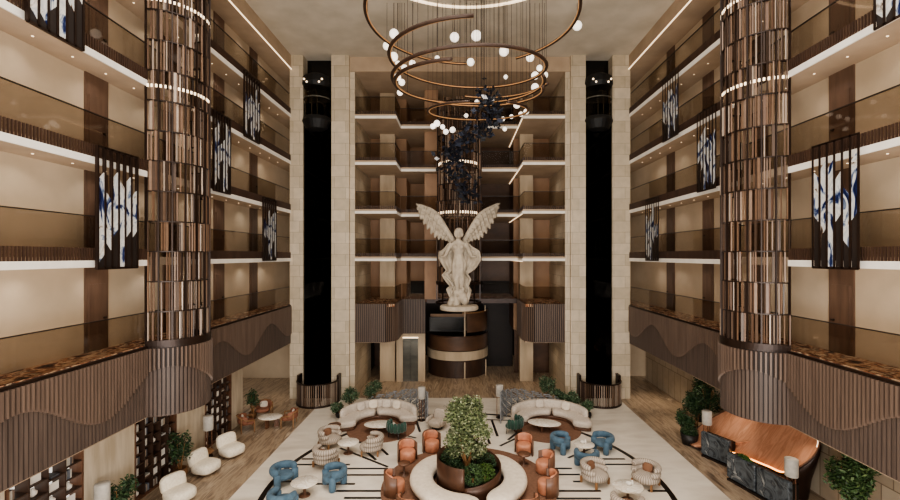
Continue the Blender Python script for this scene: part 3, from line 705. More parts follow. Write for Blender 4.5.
# cloak: wavy sheet behind, silhouette from the photo
left=[(215,212),(190,240),(160,258),(158,285),(178,318),(190,335),(172,355),(195,380),(212,400),(195,415),(212,450),(222,472)]
right=[(272,212),(300,240),(330,256),(336,288),(318,318),(300,340),(285,350),(298,372),(288,400),(300,420),(286,450),(280,472)]
cl=MB(); NU=26; NV=48; vs=[]
def interp(arr,q):
    x=q*(len(arr)-1); j=min(int(x),len(arr)-2); f_=x-j; return (arr[j][0]*(1-f_)+arr[j+1][0]*f_, arr[j][1]*(1-f_)+arr[j+1][1]*f_)
for j in range(NV+1):
    q=j/NV; l=interp(left,q); r_=interp(right,q)
    for i in range(NU+1):
        w_=i/NU; u=l[0]*(1-w_)+r_[0]*w_; v=l[1]*(1-w_)+r_[1]*w_; x,z=q2(u,v)
        e=abs(w_-.5)*2
        y=.28-.25*e*e+.11*math.sin(w_*34+q*7)+.07*math.sin(w_*17-q*20)+.05*math.sin(q*26+w_*6)
        vs.append((x,y,z))
fs=[(j*(NU+1)+i,(j+1)*(NU+1)+i,(j+1)*(NU+1)+i+1,j*(NU+1)+i+1) for j in range(NV) for i in range(NU)]
cl.add(vs,fs); o=cl.build('cloak','statue',t,True); mo=o.modifiers.new('s','SOLIDIFY'); mo.thickness=.07
# rock
rk=MB(); rnd=random.Random(2)
for i in range(26):
    z=rnd.uniform(.05,1.0); k=1-z*.45
    rk.sphere((rnd.uniform(-.5,.55)*k,rnd.uniform(-.3,.45)*k,z),rnd.uniform(.17,.3)*k,8,6,(1,1,1.4))
rk.build('rock','statue',t,True,(('remesh',.05),))
# wings
def wing(s,top,bot,name='wing'):
    wb=MB(); n=len(top)
    NF=22
    for lay,(f0,f1,th) in enumerate(((0,1.0,0),(0,.62,-.05),(0,.36,-.1))):
        for i in range(NF):
            q=i/(NF-1); a=interp(top,q); c_=interp(bot,q)
            p0=Vector((q2(*a)[0],0,q2(*a)[1])); p1=Vector((q2(*c_)[0],0,q2(*c_)[1])); d=p1-p0; p1=p0+d*(f1*(1.03 if i%2 else .86))
            y=.35+.25*(1-q)+th
            wdt=.13 if lay==0 else .12; nn=Vector((-d.z,0,d.x)).normalized()
            L=(p1-p0); m1=p0+L*.6; vs=[]
            for pt,ww in ((p0,wdt*.7),(m1,wdt),(p0+L*.88,wdt*.7),(p1,wdt*.12)):
                for sg in (-1,0,1): vs.append((pt.x+nn.x*ww*sg, y-(.06 if sg==0 else 0)-.03*(i%2), pt.z+nn.z*ww*sg))
            wb.add(vs,[(r*3+k,r*3+k+1,(r+1)*3+k+1,(r+1)*3+k) for r in range(3) for k in range(2)])
    pts=[];rad=[]
    for i in range(17):
        a=interp(top,i/16); x,z=q2(*a); pts.append((x,.3+.25*(1-i/16),z)); rad.append(.05+.1*(i/16)**.7)
    wb.tube(pts,rad,10)
    o=wb.build(name,'statue',t,True); mo=o.modifiers.new('s','SOLIDIFY'); mo.thickness=.03
wing(-1,[(70,57),(95,66),(125,78),(150,96),(170,125),(190,160),(208,190),(222,215)],[(66,60),(84,118),(104,150),(128,180),(152,204),(176,206),(196,212),(220,222)])
wing(1,[(412,54),(388,66),(360,80),(336,98),(316,125),(298,158),(282,188),(268,215)],[(414,58),(402,112),(384,148),(362,178),(338,205),(316,206),(296,214),(270,224)])
o=thing('statue_platform','round white disc platform under the winged statue on a slim post','platform',(-.05,26.0,0))
MB().lathe([(1.08,5.83),(1.14,5.88),(1.14,6.02),(1.08,6.1)],40).build('disc','statue',o)
MB().box(-.06,.6,5.8,.06,5.5,5.9).build('bracket','bronze_dark',o)

# ------------------------------------------------------------------ planter, bench, rugs
ru=MB(); ru.lathe([(3.4,.003),(3.4,.02)],72,(CX,CY,0)); tag(ru.build('round_rug','rug'),'round brown rug under the planter bench and orange chairs','rug')
for nm,(x,y),a in (('left',(-4.1,22.9),0),('right',(4.5,22.9),0)):
    ru=MB(); ru.lathe([(1.75,.003),(1.75,.02)],56,(x,y,0)); tag(ru.build('round_rug','rug'),f'brown rug in front of the {nm} curved sofa','rug')
t=thing('planter','large round bronze planter with spiral rim in the middle','planter',(CX+.02,CY,0))
def hz(a):
    q=((a+PI/2)%(2*PI))/(2*PI); return .45+.75*min(1,q*1.5)
MB().wall_arc((0,0),1.24,.05,-PI/2-.15,-PI/2-.151+2*PI,0,lambda a:(.5+.7*min(1,((a+PI/2+.15)/(2*PI))*1.6)),72).build('planter_wall','bronze',t,True)
MB().lathe([(1.2,.05),(1.2,.42)],40).build('soil','soil',t)
def foliage(mb,c,rad,n,L,rnd,cols,shell=.5):
    for i in range(n):
        d=Vector((rnd.gauss(0,1),rnd.gauss(0,1),rnd.gauss(0,1))).normalized(); q=(shell+(1-shell)*rnd.random())
        p=(c[0]+d.x*rad[0]*q,c[1]+d.y*rad[1]*q,c[2]+d.z*rad[2]*q); g=rnd.choice(cols); v=rnd.uniform(.7,1.25); mb.col=tuple(x*v for x in g)
        mb.leaf(p,L*rnd.uniform(.7,1.3),L*.45,rnd)
OLIVE=[(.16,.20,.08),(.25,.29,.14),(.10,.14,.055),(.34,.36,.21)]
DARKG=[(.03,.07,.025),(.05,.10,.035),(.07,.13,.05),(.02,.045,.02)]
MIDG=[(.07,.13,.045),(.10,.17,.06),(.04,.08,.03)]
t=thing('olive_tree','bushy olive green tree growing in the round bronze planter','tree',(CX-.05,CY+.1,.42))
rnd=random.Random(5)
tr=MB(); 
for k in range(6):
    a=k*1.05; tr.tube([(0,0,0),(.1*math.cos(a),.1*math.sin(a),.5),(.35*math.cos(a),.35*math.sin(a),1.1),(.6*math.cos(a),.6*math.sin(a),1.7)],[.07,.055,.04,.02],6)
tr.build('trunk','oak',t)
fo=MB()
for i in range(44):
    a=rnd.random()*6.28; q=rnd.random()**.5; z=.8+2.0*rnd.random(); w_=.88*(1-.35*abs(z-2.0))
    foliage(fo,(q*w_*math.cos(a),q*w_*math.sin(a),z),(.36,.36,.32),240,.14,rnd,OLIVE,.2)
fo.build('foliage','leaf',t)
for x,y,r_,h_,cols,lb in [(-.6,-.35,.5,.4,DARKG,'dark green shrub at the left of the round planter'),(.15,-.75,.42,.42,MIDG,'low feathery shrub at the front of the round planter'),
      (.62,-.5,.4,.36,[(.06,.12,.02),(.09,.16,.03)],'round mossy green bush at the right front of the planter'),(.7,.3,.42,.4,DARKG,'dark shrub at the right rear of the round planter'),(-.2,.65,.5,.45,DARKG,'dark shrub at the back of the round planter'),(-.75,.25,.38,.5,DARKG,'dark shrub at the left rear rim of the planter')]:
    o=thing('shrub',lb,'shrub',(CX+x,CY+y,.42)); fo=MB(); foliage(fo,(0,0,h_*.8),(r_,r_,h_),1300,.075,rnd,cols,.75); fo.build('foliage','leaf',o)
    MB().tube([(0,0,0),(0,0,h_*.5)],.04,6).build('stem','oak',o)
b1=MB(); b1.pad((0,0,0),1.38,2.3,R(118),R(281),.12,.5,48,3,.75); o=thing('curved_bench','long cream crescent bench wrapping the left and front of the planter','bench',(CX,CY,0)); b1.build('seat','cream',o,True)
MB().pad((0,0,0),1.5,2.15,R(122),R(277),0.0,.14,48,6,.4).build('plinth','walnut',o,True)
b1=MB(); b1.pad((0,0,0),1.38,2.3,R(-70),R(62),.12,.5,44,3,.75); o=thing('curved_bench','shorter cream crescent bench on the right of the planter','bench',(CX,CY,0)); b1.build('seat','cream',o,True)
MB().pad((0,0,0),1.5,2.15,R(-66),R(58),0.0,.14,48,6,.4).build('plinth','walnut',o,True)

# curved sofas
def sofa(cx,cy,a0,a1,b0,b1,label,cush,side):
    t=thing('curved_sofa',label,'sofa',(cx,cy,0))
    mid=(a0+a1)/2
    for p,q in ((a0,mid-.012),(mid+.012,a1)): MB().pad((0,0,0),1.12,2.1,p,q,.16,.5,26,4,.22).build('seat','linen',t,True)
    MB().pad((0,0,0),1.78,2.14,b0,b1,.3,.86,40,3,.4).build('backrest','linen',t,True)
    MB().pad((0,0,0),1.2,2.05,a0+.05,a1-.05,.0,.17,40,8,.1).build('plinth','walnut',t,True)
    for i,(a,lb) in enumerate(cush):
        a=R(a); r_=1.62
        o=MB().rbox((0,0,0),(.52,.16,.46),3,0,R(-18)).build('cushion','cream' if i%2 else 'linen',None,True)
        o.location=(cx+r_*math.cos(a),cy+r_*math.sin(a),.72); o.rotation_euler=(0,0,a-PI/2+PI+PI if False else a-PI/2)
        tag(o,lb,'cushion',None)
sofa(-4.3,23.1,R(6),R(203),R(14),R(178),'long curved pale grey sofa on the left of the lounge',[(135,'square pillow at the left end of the left curved sofa'),(110,'pale pillow second along the left curved sofa'),(84,'pillow in the middle of the left curved sofa'),(62,'pillow near the right end of the left curved sofa')],-1)
sofa(4.75,23.1,R(-22),R(174),R(4),R(166),'long curved pale grey sofa on the right of the lounge',[(100,'square pillow left of centre on the right curved sofa'),(48,'tilted pillow at the right of the right curved sofa')],1)
# screens behind sofas
def lattice(cx,cy,a0,a1,h0,h1,label):
    t=thing('lattice_screen',label,'screen',(cx,cy,0)); r_=2.62
    a=MB()
    for k in range(1,16):
        z=.1+k*.1
        for i in range(36):
            q=(i+.5)/36; an=a0+(a1-a0)*q; h=h0+(h1-h0)*q**1.3
            if z<h and (i+k)%4: a.obox((r_*math.cos(an),r_*math.sin(an),z),((abs(a1-a0)*r_/36)*1.02,.05,.055),an+PI/2)
    a.build('grille','screen_grey',t)
    a=MB(); 
    for i in range(0,37,4):
        q=i/36; an=a0+(a1-a0)*q; h=h0+(h1-h0)*q**1.3; a.obox((r_*math.cos(an),r_*math.sin(an),h/2),(.04,.06,h),an+PI/2)
    a.build('uprights','screen_grey',t)
lattice(-4.3,23.1,R(12),R(112),1.7,.75,'grey curved lattice screen behind the left sofa')
lattice(4.75,23.1,R(168),R(68),1.7,.75,'grey curved lattice screen behind the right sofa')

def shrub(x,y,r_,h,label,cols=MIDG,n=900,pot=None,L=.12,name='shrub',z0=0):
    o=thing(name,label,'plant',(x,y,z0)); fo=MB()
    for i in range(8):
        a=rnd.random()*6.28; q=rnd.random()**.5*.55
        foliage(fo,(q*r_*math.cos(a),q*r_*math.sin(a),h*rnd.uniform(.45,.82)),(r_*.5,r_*.5,h*.2),n//8,L,rnd,cols,.3)
    fo.build('foliage','leaf',o)
    st=MB()
    for i in range(4):
        a=i*1.6; st.tube([(0,0,.1),(.1*math.cos(a),.1*math.sin(a),h*.4),(r_*.4*math.cos(a),r_*.4*math.sin(a),h*.75)],[.03,.02,.01],5)
    st.build('stem','oak',o)
    pr,ph=(pot or (.22,.3))
    MB().lathe([(pr*.75,0),(pr,ph*.5),(pr*.9,ph),(pr*.8,ph),(pr*.75,ph-.04)],20).build('pot','pot' if pot else 'pot_dark',o,True)
    return o
for x,y,r_,h,lb in [(-6.75,24.6,.5,.95,'leafy shrub at the left end of the left sofa'),(-6.3,25.5,.65,1.35,'leafy shrub behind the left sofa, second from its outer end'),(-5.2,26.5,.7,1.75,'tallest leafy shrub behind the left sofa'),
     (7.1,24.5,.5,.95,'leafy shrub at the right end of the right sofa'),(6.6,25.5,.65,1.3,'leafy shrub behind the right sofa, second from its outer end'),(5.3,26.6,.7,1.75,'tallest leafy shrub behind the right sofa'),(5.95,26.1,.5,1.1,'low shrub tucked between the taller ones behind the right sofa')]:
    shrub(x,y,r_,h,lb,[(.06,.11,.05),(.1,.17,.08),(.04,.08,.035),(.2,.26,.16)],1300,L=.13)

# ------------------------------------------------------------------ furniture kinds
def k_blue():
    t=thing('barrel_chair','x','chair')
    MB().pad((0,0,0),.3,.54,R(-32),R(212),.46,.76,40,2.2,.2).build('backrest','blue_velvet',t,True)
    MB().lathe([(.3,.28),(.38,.3),(.4,.36),(.38,.44),(.28,.47),(.05,.475)],28).build('seat','blue_velvet',t,True)
    for a in (-25,205,90): 
        MB().lathe([(.12,0),(.135,.1),(.13,.55)],14,(.42*math.cos(R(a)),.42*math.sin(R(a)),0)).build('leg','blue_velvet',t,True)
    return t
def k_rib():
    t=thing('ribbed_chair','x','chair')
    MB().pad((0,0,0),.3,.56,R(-40),R(220),.44,.64,40,2.2,.2).build('arm_roll','ribbed',t,True)
    MB().pad((0,0,0),.32,.58,R(-20),R(200),.62,.84,40,2.2,.3).build('backrest','ribbed',t,True)
    MB().lathe([(.34,.2),(.5,.24),(.53,.33),(.5,.42),(.34,.48),(.05,.5)],32).build('seat','ribbed',t,True)
    for sx in (-1,1):
        for sy in (-1,1): MB().obox((sx*.38,sy*.36,.12),(.07,.07,.26)).build('leg','oak',t)
    MB().rbox((0,.2,.62),(.42,.14,.34),3,0,R(-15)).build('back_pillow','brown_cushion',t,True)
    return t
def k_orange():
    t=thing('tub_chair','x','chair')
    MB().lathe([(.31,.03),(.35,.08),(.35,.42),(.32,.48),(.2,.5),(.03,.5)],30).build('seat','orange_leather',t,True)
    MB().wall_arc((0,0),.42,.05,R(-5),R(185),0,lambda a:.86-.12*abs(math.cos(a))**3,30).build('shell','walnut',t,True)
    MB().pad((0,0,0),.3,.4,R(15),R(165),.46,.84,24,3,.2).build('backrest','orange_leather',t,True)
    return t
def k_white():
    t=thing('slipper_chair','x','chair')
    MB().rbox((0,-.05,.27),(.95,.98,.46),3.4,nu=28,nv=12).build('seat','boucle',t,True)
    MB().rbox((0,.36,.58),(.9,.34,.68),3.4,0,R(-12),24,12).build('backrest','boucle',t,True)
    MB().lathe([(.3,0),(.3,.12)],20).build('base','walnut',t)
    return t
def k_rust():
    t=thing('wood_armchair','x','chair')
    MB().rbox((0,-.03,.42),(.68,.66,.2),4).build('seat','rust',t,True)
    MB().pad((0,0,0),.34,.46,R(0),R(180),.42,.82,26,3,.25).build('backrest','rust',t,True)
    MB().rbox((0,.2,.66),(.42,.14,.36),3,0,R(-14)).build('back_pillow','linen',t,True)
    MB().tube([(-.44,-.3,.6),(-.46,.1,.62),(-.3,.42,.8),(0,.5,.84),(.3,.42,.8),(.46,.1,.62),(.44,-.3,.6)],.03,6).build('arm_rail','oak',t,True)
    for sx in (-1,1):
        for y0,zz in ((-.3,.6),(.3,.74)): MB().tube([(sx*.46,y0,0),(sx*.43,y0,zz)],[.022,.032],6).build('leg','oak',t)
    return t
def k_green():
    t=thing('tufted_armchair','x','chair')
    MB().rbox((0,-.05,.38),(.8,.7,.24),3.5).build('seat','green_velvet',t,True)
    for k in range(9):
        a=R(-10+200*k/8); MB().rbox((.44*math.cos(a),.4*math.sin(a),.56),(.2,.2,.5),2.6,a,0,12,8).build('back_channel','green_velvet',t,True)
    for sx in (-1,1):
        for sy in (-1,1): MB().tube([(sx*.32,sy*.28,0),(sx*.3,sy*.26,.3)],.018,6).build('leg','rail',t)
    return t
def k_grey():
    t=thing('lounge_chair','x','chair')
    MB().rbox((0,-.05,.3),(.8,.8,.34),3.5).build('seat','greige',t,True)
    MB().rbox((0,.34,.6),(.7,.24,.66),3.2,0,R(-10)).build('backrest','greige',t,True)
    for sx in (-1,1): MB().rbox((sx*.42,0,.42),(.18,.8,.36),3).build('armrest','greige',t,True)
    MB().lathe([(.28,0),(.28,.16)],18).build('base','rail',t)
    return t
def place(proto,items,group):
    for i,(x,y,rz,lb) in enumerate(items):
        if i==0: proto.location=(x,y,0); proto.rotation_euler=(0,0,rz); proto['label']=lb; proto['group']=group
        else: dup(proto,(x,y,0),rz,lb,group)
def face(x,y,tx,ty): return math.atan2(ty-y,tx-x)+PI/2
def at(px,py): p=P(px,py); return p[0],p[1]
BL=(-5.85,16.55); BR=(5.6,19.85)
place(k_blue(),[(-6.95,17.35,face(-6.95,17.35,*BL),'blue velvet barrel chair left of the small marble table, bottom left'),
  (-6.25,15.5,face(-6.25,15.5,*BL),'blue barrel chair cut by the bottom edge in front of the left marble table'),
  (-4.95,17.2,face(-4.95,17.2,*BL),'blue velvet barrel chair right of the bottom left marble table'),
  (4.7,20.35,face(4.7,20.35,*BR),'blue barrel chair behind left of its table, beside the right sofa'),
  (6.6,20.35,face(6.6,20.35,*BR),'blue barrel chair nearest the right aisle'),
  (5.4,18.75,face(5.4,18.75,*BR),'blue barrel chair seen from behind in front of its table')],'blue velvet barrel chairs')
RL=(-5.1,20.1); RR=(6.2,16.25)
place(k_rib(),[(-6.15,20.85,face(-6.15,20.85,*RL),'ribbed greige tub chair with brown pillow behind the left round table'),
  (-5.75,18.9,face(-5.75,18.9,*RL),'ribbed greige tub chair seen from behind, just above the blue chairs'),
  (-4.05,20.1,face(-4.05,20.1,*RL),'ribbed greige tub chair facing left beside the left curved sofa'),
  (5.35,17.45,face(5.35,17.45,*RR),'ribbed greige tub chair left of the bottom right marble table'),
  (7.3,17.3,face(7.3,17.3,*RR),'ribbed greige tub chair against the black floor ring at bottom right'),
  (5.75,15.1,face(5.75,15.1,*RR),'ribbed greige tub chair cut by the bottom edge on the right')],'ribbed tub chairs')
ctr=(CX,CY)
place(k_orange(),[(-2.3,19.3,face(-2.3,19.3,*ctr)-.5,'orange tub chair with wooden shell left of the planter bench'),
  (-1.3,20.3,face(-1.3,20.3,*ctr),'orange tub chair behind the planter bench on the left'),
  (-2.45,16.7,face(-2.45,16.7,*ctr),'orange tub chair at the left front of the brown rug'),
  (-1.75,15.1,face(-1.75,15.1,*ctr),'wooden backed tub chair at the bottom edge left of centre'),
  (2.9,20.0,face(2.9,20.0,*ctr)+.2,'orange tub chair behind the right bench beside the green armchair'),
  (3.5,18.3,face(3.5,18.3,*ctr),'orange tub chair right of the bench with its wooden shell outward'),
  (3.3,16.7,face(3.3,16.7,*ctr),'orange tub chair at the right front of the brown rug'),
  (2.3,15.1,face(2.3,15.1,*ctr),'wooden backed tub chair at the bottom edge right of centre')],'orange tub chairs around the planter bench')
place(k_white(),[(-10.35,19.9,R(60),'cream slipper chair farthest along the bookcases'),(-10.6,18.3,R(75),'cream slipper chair in the middle of the bookcase row'),(-10.35,16.2,R(62),'cream slipper chair nearest the camera beside the bookcases')],'cream slipper chairs by the bookcases')
place(k_rust(),[(-11.0,24.6,R(15),'rust armchair with pale pillow behind the passage table'),(-11.0,22.75,R(120),'rust armchair left of the passage table'),(-9.1,23.4,R(-80),'rust armchair right of the passage table')],'rust armchairs in the left passage')
place(k_green(),[(-3.15,21.9,R(150),'dark green tufted armchair beside the left coffee table'),(2.75,22.4,R(-120),'dark green tufted armchair beside the right coffee table')],'green tufted armchairs')
place(k_grey(),[(-1.2,23.0,R(-25),'pale grey lounge chair standing alone behind the tree')],'lounge chairs')

def table(x,y,rx,ry,h,label,top='marble',leg='walnut',rz=0,kind='ped',name='coffee_table'):
    t=thing(name,label,'table',(x,y,0),rz)
    prof=[(.96,h-.05),(1,h-.03),(1,h-.01),(.98,h)]
    MB().lathe([(r_*1,z) for r_,z in prof],36,(0,0,0),True,rx,ry).build('tabletop',top,t,True)
    if kind=='ped': 
        MB().lathe([(.22,0),(.2,.03),(.05,.06),(.045,h-.05)],20).build('pedestal',leg,t,True)
    else:
        for a in (0.3,2.4,4.5): MB().obox((rx*.5*math.cos(a),ry*.5*math.sin(a),(h-.05)/2),(.22,.07,h-.05),a).build('leg',leg,t)
    return t
table(-4.1,22.5,.8,.5,.42,'oval white marble coffee table before the left curved sofa',kind='legs')
table(4.35,22.7,.85,.52,.42,'oval white marble coffee table before the right curved sofa',kind='legs',rz=R(-15))
table(BL[0],BL[1],.5,.48,.52,'round white marble table among the blue chairs at bottom left')
table(BR[0],BR[1],.46,.44,.52,'round white marble table among the three right blue chairs')
table(RL[0],RL[1],.48,.46,.52,'round white marble table among the left ribbed chairs')
table(RR[0],RR[1],.55,.5,.52,'round white marble table among the right ribbed chairs')
table(-10.0,23.2,.62,.5,.55,'oval stone table among the rust armchairs in the passage',kind='legs')
table(-6.3,22.1,.32,.3,.55,'small dark round side table at the outer end of the left sofa',top='walnut',leg='rail',name='side_table')
table(-11.1,19.15,.35,.35,.5,'small wooden side table between the cream chairs',top='oak',leg='oak',name='side_table')
table(-11.0,14.95,.42,.4,.5,'round wooden side table nearest the camera by the bookcases',top='oak',leg='oak',name='side_table')
table(2.75,18.95,.28,.28,.5,'small brown round side table between the right orange chairs',top='walnut',leg='walnut',name='side_table')
table(-2.3,18.1,.25,.25,.5,'small brown side table between the left orange chairs',top='walnut',leg='walnut',name='side_table')
# vase and small flowers on tables
for x,y,lb in ((RR[0]+.05,RR[1]+.02,'cluster of white ceramics on the bottom right marble table'),(BR[0]-.05,BR[1]+.05,'small white bowls on the right blue chairs table')):
    o=thing('ceramic_bowl',lb,'bowl',(x,y,.52)); MB().lathe([(.03,0),(.05,.02),(.11,.1),(.1,.1),(.05,.04)],18).build('bowl','fascia',o,True); MB().lathe([(.04,0),(.06,.06),(.02,.14),(.025,.16)],14,(.14,.06,0)).build('vase','fascia',o,True)

# floor lamps
def lamp0(x,y,lb):
    t=thing('floor_lamp',lb,'lamp',(x,y,0),0,'cylinder floor lamps')
    MB().lathe([(.2,1.2),(.21,1.22),(.21,1.8),(.2,1.82)],24).build('lamp_shade','concrete_shade',t,True)
    for a in (0,2.09,4.19): MB().tube([(.15*math.cos(a+.5),.15*math.sin(a+.5),0),(.14*math.cos(a+.5),.14*math.sin(a+.5),1.22)],.022,6).build('leg','walnut',t)
    MB().lathe([(.2,0),(.2,.03)],20).build('base','bronze_dark',t)
    return t
L0=lamp0(-2.1,24.1,'grey cylinder floor lamp at the inner end of the left sofa screen')
for x,y,lb in [(2.2,24.5,'grey cylinder floor lamp at the inner end of the right sofa screen'),(-11.3,19.75,'cylinder floor lamp before the far left bookcase'),(11.45,20.4,'cylinder floor lamp behind the far reception desk'),
      (11.75,15.6,'cylinder floor lamp at the near end of the reception'),(-11.3,13.9,'pale cylinder floor lamp by the near left stone panel')]:
    dup(L0,(x,y,0),.3,lb)

# left plants
shrub(-11.3,17.75,.5,2.0,'potted leafy plant in a basket between the bookcases',DARKG,900,pot=(.28,.45),L=.13,name='potted_plant')
shrub(-11.1,14.4,.55,1.9,'leafy plant beside the pale lamp at bottom left',DARKG,900,pot=(.25,.4),L=.14,name='potted_plant')
shrub(-11.5,24.4,.5,1.8,'thin potted plant behind the rust armchairs',DARKG,700,pot=(.22,.35),L=.12,name='potted_plant')
# right plants
for x,y,r_,h,lb in [(12.75,22.6,.75,2.9,'tallest dark shrub against the right stone wall'),(12.0,22.3,.7,2.2,'dark leafy shrub in the middle of the reception planting'),(11.2,21.7,.55,1.5,'low dark shrub at the aisle end of the reception planting'),(13.05,24.0,.5,2.6,'slender shrub farthest along the right stone wall')]:
    shrub(x,y,r_,h,lb,DARKG,1500,L=.14)
o=thing('planter_box','low dark planter at the aisle end of the reception','planter',(11.0,21.1,0)); MB().lathe([(.32,0),(.4,.5),(.36,.5),(.34,.42)],24).build('bowl','pot_dark',o,True)
fo=MB(); foliage(fo,(0,0,.6),(.4,.4,.25),700,.09,rnd,DARKG,.5); fo.build('foliage','leaf',o)
shrub(12.35,13.9,.8,3.15,'big leafy tree at the bottom right corner',[(.05,.1,.03),(.08,.15,.05),(.03,.06,.02),(.13,.2,.07)],3600,pot=(.35,.5),L=.16,name='potted_tree')

# ------------------------------------------------------------------ bookcases
def bookcase(y0,y1,label,seed,cols=5,rows=8,glow=False):
    t=thing('bookcase',label,'bookcase',(XW,y0,0)); W=y1-y0; D=.42; hh=3.38
    a=MB(); a.box(-D,0,0,0,.06,hh); a.box(-D,W-.06,0,0,W,hh); a.box(-D,0,hh-.06,0,W,hh); a.box(-D,0,0,0,W,.08); a.build('frame','walnut',t)
    MB().box(-D-.02,0,0,-D+.02,W,hh).build('back_panel','window_glow' if glow else 'brown_deep',t)
    rnd=random.Random(seed); a=MB(); xs=[.06+(W-.12)*k/cols for k in range(cols+1)]
    zs=[.08+(hh-.14)*k/rows for k in range(rows+1)]
    for k in range(1,cols): a.box(-D,xs[k]-.02,0,-.01,xs[k]+.02,hh)
    for c_ in range(cols):
        for k in range(1,rows):
            zz=zs[k]+(.12 if c_%2 else 0); a.box(-D,xs[c_],zz-.02,-.01,xs[c_+1],zz+.02)
    a.build('shelf','slat_dark',t)
    return [(y0+xs[c_]+.03,y0+xs[c_+1]-.03,(zs[k]+(.12 if c_%2 and k>0 else 0))+.02) for c_ in range(cols) for k in range(rows)]
def mkbook(col):
    o=MB(); o.col=col; o.box(-.22,0,0,0,.05,.25); return o
rnd=random.Random(77)
protos=[]
BC=[(.7,.66,.58),(.85,.83,.78),(.28,.2,.15),(.12,.12,.13),(.5,.4,.3),(.2,.22,.26),(.62,.58,.52)]
for i,(y0,y1,lb,cols,glow) in enumerate([(11.45,13.8,'tall open bookcase with bright window behind, nearest the camera',4,True),(15.97,18.33,'tall dark bookcase between two pale panels',5,False),(20.37,22.73,'tall dark bookcase farthest along the left wall',5,False)]):
    cells=bookcase(y0,y1,lb,i,cols,8,glow)
    whr=['nearest','middle','farthest'][i]
    bp=[]
    for c_ in BC:
        mb=MB(); mb.col=c_; mb.box(-.3,0,0,0,.05,.26); bp.append(mb.build('book','tint_matte'))
    first=set()
    flat=[]
    for c_ in BC[:4]:
        mb=MB(); mb.col=c_; mb.box(-.3,-.13,0,0,.13,.05); flat.append(mb.build('book','tint_matte'))
    vb=MB(); vb.lathe([(.04,0),(.1,.06),(.11,.13),(.04,.2),(.05,.23)],16); v0=vb.build('vase','fascia',None,True)
    bb=MB(); bb.box(-.02,-.15,0,0,.15,.24); f0=bb.build('picture_frame','fascia')
    used=set()
    def put(proto,loc,label,cat,group):
        if proto.name in used: o=proto.copy(); C.objects.link(o)
        else: o=proto; used.add(proto.name)
        o.location=loc; tag(o,label,cat,group); return o
    for (ya,yb,z) in cells:
        u=rnd.random(); wd=yb-ya
        if u<.5:
            n=rnd.randint(3,5); y=ya+.01
            for k in range(n):
                if y+.06>yb: break
                o=put(rnd.choice(bp),(XW-.06,y,z),f'upright book in the {whr} bookcase','book',f'upright books in the {whr} bookcase'); y+=.056
        elif u<.68:
            for k in range(rnd.randint(1,3)): put(rnd.choice(flat),(XW-.06,(ya+yb)/2,z+.052*k),f'flat lying book in the {whr} bookcase','book',f'flat books in the {whr} bookcase')
        elif u<.8: put(v0,(XW-.2,(ya+yb)/2,z),f'white vase in the {whr} bookcase','vase',f'vases in the {whr} bookcase')
        elif u<.97: put(f0,(XW-.1,(ya+yb)/2,z),f'white picture panel in the {whr} bookcase','picture',f'pictures in the {whr} bookcase')
    for p_ in bp+flat+[v0,f0]:
        if p_.name not in used: bpy.data.objects.remove(p_)

# ------------------------------------------------------------------ reception
def desk(pa,pb,dp,h,label,grn):
    (x0,y0),(x1,y1)=pa,pb; L=math.hypot(x1-x0,y1-y0); rz=math.atan2(y1-y0,x1-x0)
    t=thing('reception_desk',label,'desk',(x0,y0,0),rz)   # local x along the front, y to the back
    a=MB(); n=2 if L>2 else 1
    for k in range(n):
        w_=L/n
        a.box(k*w_+.02,0,.08,(k+1)*w_-.02,dp*.45,h); 
    a.build('stone_front','marble_dark',t,False,(('bevel',.07,3),))
    MB().box(.05,dp*.3,.08,L-.05,dp,h-.16).build('cabinet','black_matte',t)
    MB().box(.1,.05,0,L-.1,dp-.05,.08).build('plinth','rail',t)
    MB().box(0.05,dp*.3,h-.16,L-.05,dp,h-.1).build('worktop','black',t)
    MB().box(.1,dp,.6,L-.1,dp+.03,.66).build('light_strip','led_warm',t)
    return t
desk((11.45,18.7),(10.85,19.9),-.5,1.1,'far stone fronted reception desk',False)
desk((11.45,15.3),(10.75,17.8),-.5,1.1,'near long stone fronted reception desk with moss planter',True)
o=thing('moss_planter','green moss planter on the near reception desk','planter',(11.15,17.2,.98)); fo=MB(); foliage(fo,(0,0,.1),(.15,.4,.12),900,.06,rnd,[(.06,.14,.03),(.1,.2,.05)],.6); fo.build('moss','leaf',o); MB().box(-.14,-.42,0,.14,.42,.08).build('tray','pot_dark',o)
rim=[(692,446,.5),(691,440,.7),(697,429,1.0),(712,418,1.45),(735,408,1.9),(752,413,2.0),(770,417,2.15),(785,419,2.25),(800,425,2.4),(812,432,2.45),(819,441,2.35),(817,451,2.1),(806,463,1.7),(785,473,1.2),(768,467,.95),(748,459,.7),(728,452,.5),(708,449,.45)]
rw=[]
for px,py,_ in rim:
    a_=(px-VX)/(py-VY); X_=23.73/(1.3+1/a_); z_=.35+1.3*(X_-11.6)
    if z_<.12: z_=.12; X_=a_*(9-z_)
    rw.append((X_,F*(X_/(px-VX)),z_))
